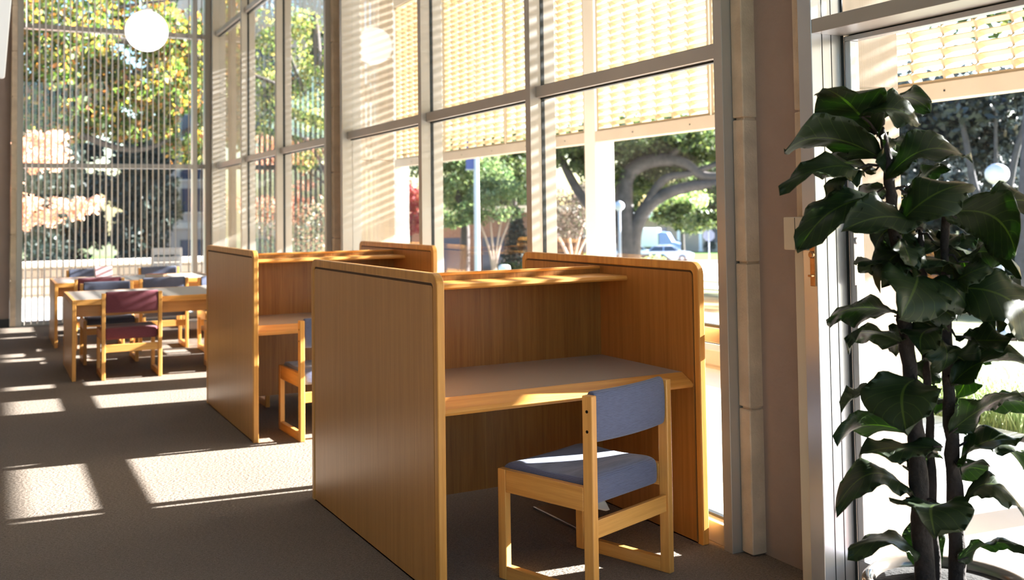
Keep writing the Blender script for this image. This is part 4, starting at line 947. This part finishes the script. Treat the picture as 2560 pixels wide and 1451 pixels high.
# trees seen through the glass door
def door_tree(label, b, limbs, blobs, leafm, bark, size=0.22): return tree('shade_tree', label, 'tree', b, limbs, blobs, size, leafm, bark)
door_tree('dark tree with a pale forked trunk behind the globe street lamp by the door', (20.6, 15.9, gz(20.6, 15.9)),
     [([(20.6, 15.9, -1.4), (20.6, 15.87, 0.4), (20.5, 15.95, 1.2), (20.38, 16.1, 2.0), (20.3, 16.25, 3.2), (20.1, 16.5, 5.0)], 0.13, 0.05), ([(20.6, 15.87, 0.2), (20.8, 15.6, 1.4), (20.95, 15.4, 2.6), (21.2, 15.0, 4.2)], 0.12, 0.05), ([(20.6, 15.87, 0.8), (20.7, 15.75, 2.2), (20.72, 15.7, 4.2)], 0.07, 0.03), ([(20.5, 15.95, 0.6), (20.1, 16.4, 1.1), (19.9, 16.7, 1.9)], 0.07, 0.03)],
     scatter((21.6, 17.2, 4.0), (2.6, 2.4, 0.7), 44, 0.8, 150)+scatter((21.8, 17.6, 2.6), (1.6, 1.6, 1.3), 28, 0.7, 130), leaf_mat('shade_tint_leaf', [(0.022, 0.030, 0.034), (0.036, 0.046, 0.050), (0.062, 0.074, 0.076)], 0.15), M['bark_grey'])  # cool bluish shade is put into this tree's leaf colour
door_tree('broad dark tree filling the background of the glass door', (29.5, 23.5, gz(29.5, 23.5)), [([(29.5, 23.5, -2.2), (29.5, 23.5, 3)], 0.4, 0.25)],
     scatter((29.0, 23.0, 1.5), (4.2, 4.2, 3.2), 90, 1.1, 250)+scatter((33, 19.0, 1.8), (3.2, 3.0, 3.2), 60, 1.1, 250), M['leaf_dark'], M['bark_oak'], 0.34)
td = thing('tree_trunk', 'thick dark tree trunk at the right edge of the glass door', 'tree', (17.7, 13.0, gz(17.7, 13.0)))
MB().tube([(0, 0, -0.1), (0.02, 0, 0.8), (0.05, -0.05, 2.0), (0.2, -0.2, 4.5), (0.4, -0.4, 7)], [0.22, 0.14, 0.12, 0.11, 0.09], 12).build('trunk', M['bark_grey'], td, smooth=True)
crown(scatter((0.5, -0.5, 6.6), (2.2, 2.2, 1.0), 18, 0.9, 90), 0.22).build('crown', M['leaf_oak'], td, fix=False)

# ------------------------------------------------------------------ lamps, poles, signs, street things
def street_lamp(label, x, y, zg, r):
    t = thing('street_lamp', label, 'street lamp', (x, y, gz(x, y)), 0, 'globe street lamps'); h = zg-gz(x, y)
    MB().lathe([(0.14, -0.05), (0.14, 0.12), (0.06, 0.2), (0.055, h-r-0.05), (0.075, h-r-0.02), (0.075, h-r+0.03)], 16).build('post', M['pole_grey'], t)
    MB().sphere((0, 0, h), r, 24, 14, 0.92).build('globe', M['lamp_globe'], t, smooth=True)
street_lamp('globe street lamp beside the near white column, left of the parked cars', 23.01, 35.14, 1.60, 0.22)
street_lamp('globe street lamp seen through the glass door above the plant', 15.93, 12.09, 2.0, 0.205)
up = thing('utility_pole', 'tall white utility pole with a blue banner outside the middle window', 'pole', (16.17, 34.39, gz(16.17, 34.39)))
MB().lathe([(0.11, -0.05), (0.10, 3), (0.085, 8.5)], 14).build('pole', M['white_paint'], up)
MB().box(-0.42, -0.1, -0.015, 0.015, 4.2, 5.4).build('banner', plain('blue_banner', (0.10, 0.13, 0.36), 0.6), up)
MB().box(-0.45, -0.08, -0.02, 0.02, 5.4, 5.45).box(-0.45, -0.08, -0.02, 0.02, 4.15, 4.2).build('banner_arm', M['steel'], up)
bo = thing('bollard', 'short white bollard in front of the low hedge', 'bollard', (12.13, 24.12, gz(12.13, 24.12)))
MB().lathe([(0.16, -0.05), (0.16, 0.48), (0.15, 0.55), (0.10, 0.58), (0.002, 0.585)], 24).build('post', M['white_paint'], bo, smooth=False)
MB().lathe([(0.163, 0.40), (0.163, 0.45)], 24).build('band', M['pole_grey'], bo)
sg = thing('stop_sign', 'back of an octagonal stop sign with a green street sign on the same thin post', 'road sign', (42.0, 53.5, gz(42, 53.5)), -0.66)
MB().tube([(0, 0, -0.05), (0, 0, 3.75)], 0.035).build('post', M['pole_grey'], sg)
MB().prism([(0.40*math.cos(math.radians(22.5+45*k)), 3.05-0.15+0.40*math.sin(math.radians(22.5+45*k))) for k in range(8)], 'y', 0.03, 0.05).build('sign_panel', plain('sign_back_grey', (0.26, 0.27, 0.36), 0.5), sg)
MB().box(-0.55, 0.55, -0.015, 0.015, 3.55, 3.85).build('name_plate', plain('sign_green', (0.03, 0.40, 0.28), 0.5), sg, 0.01)
# parked cars
GL = plain('car_glass', (0.06, 0.08, 0.11), 0.08)
TY = plain('tyre', (0.02, 0.02, 0.02), 0.8)
def car(label, x, y, rz, paint, L=4.5, H=1.42):
    t = thing('car', label, 'car', (x, y, gz(x, y)+0.03), rz, 'parked cars'); W = 0.88
    low = [(-L/2, 0.30), (-L/2-0.03, 0.55), (-L/2+0.05, 0.82), (-L*0.30, 0.92), (L*0.20, 0.95), (L*0.42, 0.84), (L/2, 0.66), (L/2+0.03, 0.45), (L/2-0.05, 0.25), (L*0.36, 0.22), (-L*0.36, 0.22)]
    MB().loft([[(p, w*s, q) for p, q in low] for w, s in ((W-0.06, -1), (W, -0.92), (W, 0.92), (W-0.06, 1))]).build('body', paint, t, 0.04)
    cab = [(-L*0.38, 0.90), (-L*0.27, H-0.10), (-L*0.18, H-0.02), (L*0.02, H), (L*0.10, H-0.07), (L*0.25, 0.93)]
    c = MB().loft([[(p*(1.0 if abs(s) < 1 else 0.985), s*(W-0.06-(q-0.9)*0.42), q) for p, q in cab] for s in (-1, -0.96, 0.96, 1)]).build('cabin', GL, t, 0.03)
    roof = [(-L*0.27, H-0.105), (-L*0.18, H-0.01), (L*0.02, H+0.012), (L*0.10, H-0.06), (L*0.09, H-0.09), (-L*0.25, H-0.13)]
    MB().loft([[(p, s*(W-0.25), q) for p, q in roof] for s in (-1, 1)]).build('roof', paint, t, 0.015)
    pl = MB()
    for s in (-1, 1):
        for p0, p1 in (((-L*0.37, 0.91), (-L*0.26, H-0.1)), ((L*0.245, 0.93), (L*0.10, H-0.07)), ((-L*0.06, 0.92), (-L*0.06, H-0.02))):
            pl.tube([(p0[0], s*(W-0.075), p0[1]), (p1[0], s*(W-0.27), p1[1])], 0.035, 6)
    pl.build('window_pillar', paint, t)
    for px in (-L*0.31, L*0.31):
        for s in (-1, 1):
            w = MB().lathe([(0.10, -0.1), (0.30, -0.1), (0.32, -0.06), (0.32, 0.06), (0.30, 0.1), (0.10, 0.1)], 20).build('wheel', TY, t); w.location = (px, s*(W-0.06), 0.31); w.rotation_euler = (math.pi/2, 0, 0)
            h = MB().lathe([(0.002, -0.104), (0.19, -0.104), (0.2, -0.1), (0.2, 0.1), (0.19, 0.104), (0.002, 0.104)], 16).build('hubcap', M['steel'], w)
    for s in (-1, 1): MB().box(L/2-0.06, L/2+0.015, s*0.62-0.14, s*0.62+0.14, 0.60, 0.72).build('headlamp', M['lamp_globe'], t, 0.02)
    return t
silver = plain('silver_car_paint', (0.50, 0.56, 0.66), 0.18, metal=0.6); blue = plain('pale_blue_car_paint', (0.55, 0.63, 0.78), 0.18, metal=0.4); white = plain('white_car_paint', (0.82, 0.84, 0.88), 0.2)
car('nearest parked silver car, only its roof showing above the near carrel', 34.5, 49.0, -0.63, silver, 4.6, 1.45)
car('parked pale blue car with its nose to the right, behind the nearest silver car', 53.2, 73.6, -0.75, blue, 4.4, 1.45)
car('white car at the left of the row of parked cars, beside the lamp post', 52.6, 78.0, -0.5, white, 4.3, 1.5)
bt = thing('box_truck', 'white delivery truck parked behind the cars', 'truck', (57.6, 83.0, gz(57.6, 83)+0.05), -0.75)
MB().box(-2.6, 1.2, -1.1, 1.1, 0.9, 2.75).build('cargo_box', M['white_paint'], bt, 0.12)
MB().prism([(1.25, 0.5), (3.3, 0.5), (3.35, 1.2), (2.6, 1.4), (2.1, 2.3), (1.25, 2.4)], 'y', -1.0, 1.0).build('cab', plain('blue_truck_paint', (0.20, 0.28, 0.60), 0.3), bt, 0.06)
MB().box(-2.6, 3.2, -0.95, 0.95, 0.45, 0.9).build('chassis', M['black_base'], bt)
for px in (-1.7, 2.4):
    for s in (-0.9, 0.9):
        w = MB().lathe([(0.12, -0.13), (0.42, -0.13), (0.45, 0), (0.42, 0.13), (0.12, 0.13)], 18).build('wheel', TY, bt); w.location = (px, s, 0.43); w.rotation_euler = (math.pi/2, 0, 0)

# ------------------------------------------------------------------ buildings
bb = thing('brick_building', 'low brown brick building with a pale roof edge behind the utility pole', 'building', (27.6, 53.3, -3.0), -0.446)
MB().box(-8.4, 4.0, 0, 8, -0.3, 4.35).build('wall', M['brick_dark'], bb)
MB().box(-8.8, 4.4, -0.4, 8.4, 4.35, 4.75).build('fascia', M['coping'], bb)
for x in (-4.6, -2.0): MB().box(x, x+1.3, -0.03, 0.05, 1.0, 2.9).build('window', M['window_dark'], bb)
cb = thing('columned_building', 'pale building with white porch columns across the street', 'building', (67.2, 87.0, -3.2), -0.645)
MB().box(-16, 14, 2.2, 12, -0.3, 3.7).build('wall', M['tan_wall'], cb)
MB().box(-16.5, 14.5, -0.3, 12.5, 3.7, 4.2).build('roof', M['white_paint'], cb)
for x in (-12.0, -7.2, -2.3, 0.0, 2.6, 7.5): MB().lathe([(0.24, -0.2), (0.24, 0.15), (0.18, 0.2), (0.16, 3.5), (0.24, 3.6), (0.24, 3.72)], 16, (x, 0.2, 0)).build('column', M['white_paint'], cb)
for x in (-9.8, -4.8, 1.2, 5.2): MB().box(x, x+1.2, 2.16, 2.22, 0.9, 2.6).build('window', M['window_dark'], cb)
for i, x in enumerate((-6.4, -4.4, -2.6, 0.9)):
    b = cb.matrix_world
    ca, sa = math.cos(-0.645), math.sin(-0.645); px, py = 67.2+ca*x-sa*(-1.6), 87.0+sa*x+ca*(-1.6)
    t = thing('round_shrub', 'round clipped dark shrub on the lawn of the columned building', 'shrub', (px, py, gz(px, py)+0.1), 0, 'round shrubs by the columned building')
    crown([((0, 0, 0.65), (0.75, 0.75, 0.7), 420)], 0.2).build('foliage', M['leaf_dark'], t, fix=False)
    MB().tube([(0, 0, -0.1), (0, 0, 0.5)], 0.06).build('stem', M['bark_oak'], t)
ab = thing('apartment_building', 'tan building with stacked paired windows at the right of the far end window', 'building', (7.2, 51.5, -2.2), -0.2)
MB().box(0, 10, 0, 10, -0.3, 15).build('wall', M['tan_wall'], ab)
for z in (3.0, 6.6, 10.2): MB().box(-0.02, 10.02, -0.06, 0, z, z+0.3).build('string_course', M['coping'], ab)
for z in (1.3, 3.8, 5.4, 7.4, 10.9):
    for x in (1.0, 4.4):
        w = MB().box(x, x+1.15, -0.04, 0.02, z, z+1.15).build('window', M['window_dark'], ab)
        MB().box(x+0.55, x+0.60, -0.05, -0.038, z, z+1.15).box(x-0.06, x+1.21, -0.07, 0.0, z-0.08, z).build('window_frame', M['coping'], w)
for x0 in (0.1, 2.2):
    MB().box(x0, x0+1.7, -0.5, 0, 1.0, 1.08).build('awning', M['coping'], ab)
lb = thing('garden_wall', 'long low rendered wall in blue shade behind the parking lot', 'wall', (-8, 52.0, gz(-8, 52.0)), -0.12)
MB().box(-4, 12, 0, 0.3, -0.2, 0.9).build('wall', M['tan_wall'], lb); MB().box(-4.1, 12.1, -0.06, 0.36, 0.9, 1.0).build('cap', M['coping'], lb)
# wooden outdoor chair on the terrace
oc = thing('outdoor_chair', 'weathered wooden slat chair standing outside the far end window', 'outdoor chair', (2.55, 19.2, -0.05), math.radians(-11))
WD = wood('weathered_slat', 'x', (0.24, 0.215, 0.185), (0.15, 0.135, 0.12), 0.8)
def tilt(y, z): return (y+(z-0.4)*0.30, z)
for i, z in enumerate((0.46, 0.565, 0.67, 0.80)):
    y0, z0 = tilt(0, z); y1, z1 = tilt(0, z+0.12 if i == 3 else z+0.095)
    MB().prism([(y0, z0), (y0+0.02, z0), (y1+0.02, z1), (y1, z1)], 'x', 0.03, 0.50).build('back_slat', WD, oc)
for x in (0.0, 0.49): MB().prism([(0.02, 0.0), (0.07, 0.0), (0.07, 0.42), tilt(0.065, 0.92), tilt(0.02, 0.92), (0.02, 0.42)], 'x', x, x+0.04).build('stile', WD, oc)
for i in range(5): MB().box(0.03, 0.50, -0.46+0.095*i, -0.46+0.095*i+0.08, 0.36, 0.385).build('seat_slat', WD, oc)
for x in (0.0, 0.49): MB().box(x, x+0.04, -0.46, -0.41, 0, 0.36).build('leg', WD, oc)
for x in (0.0, 0.49): MB().box(x, x+0.04, -0.46, 0.07, 0.30, 0.36).build('seat_rail', WD, oc)
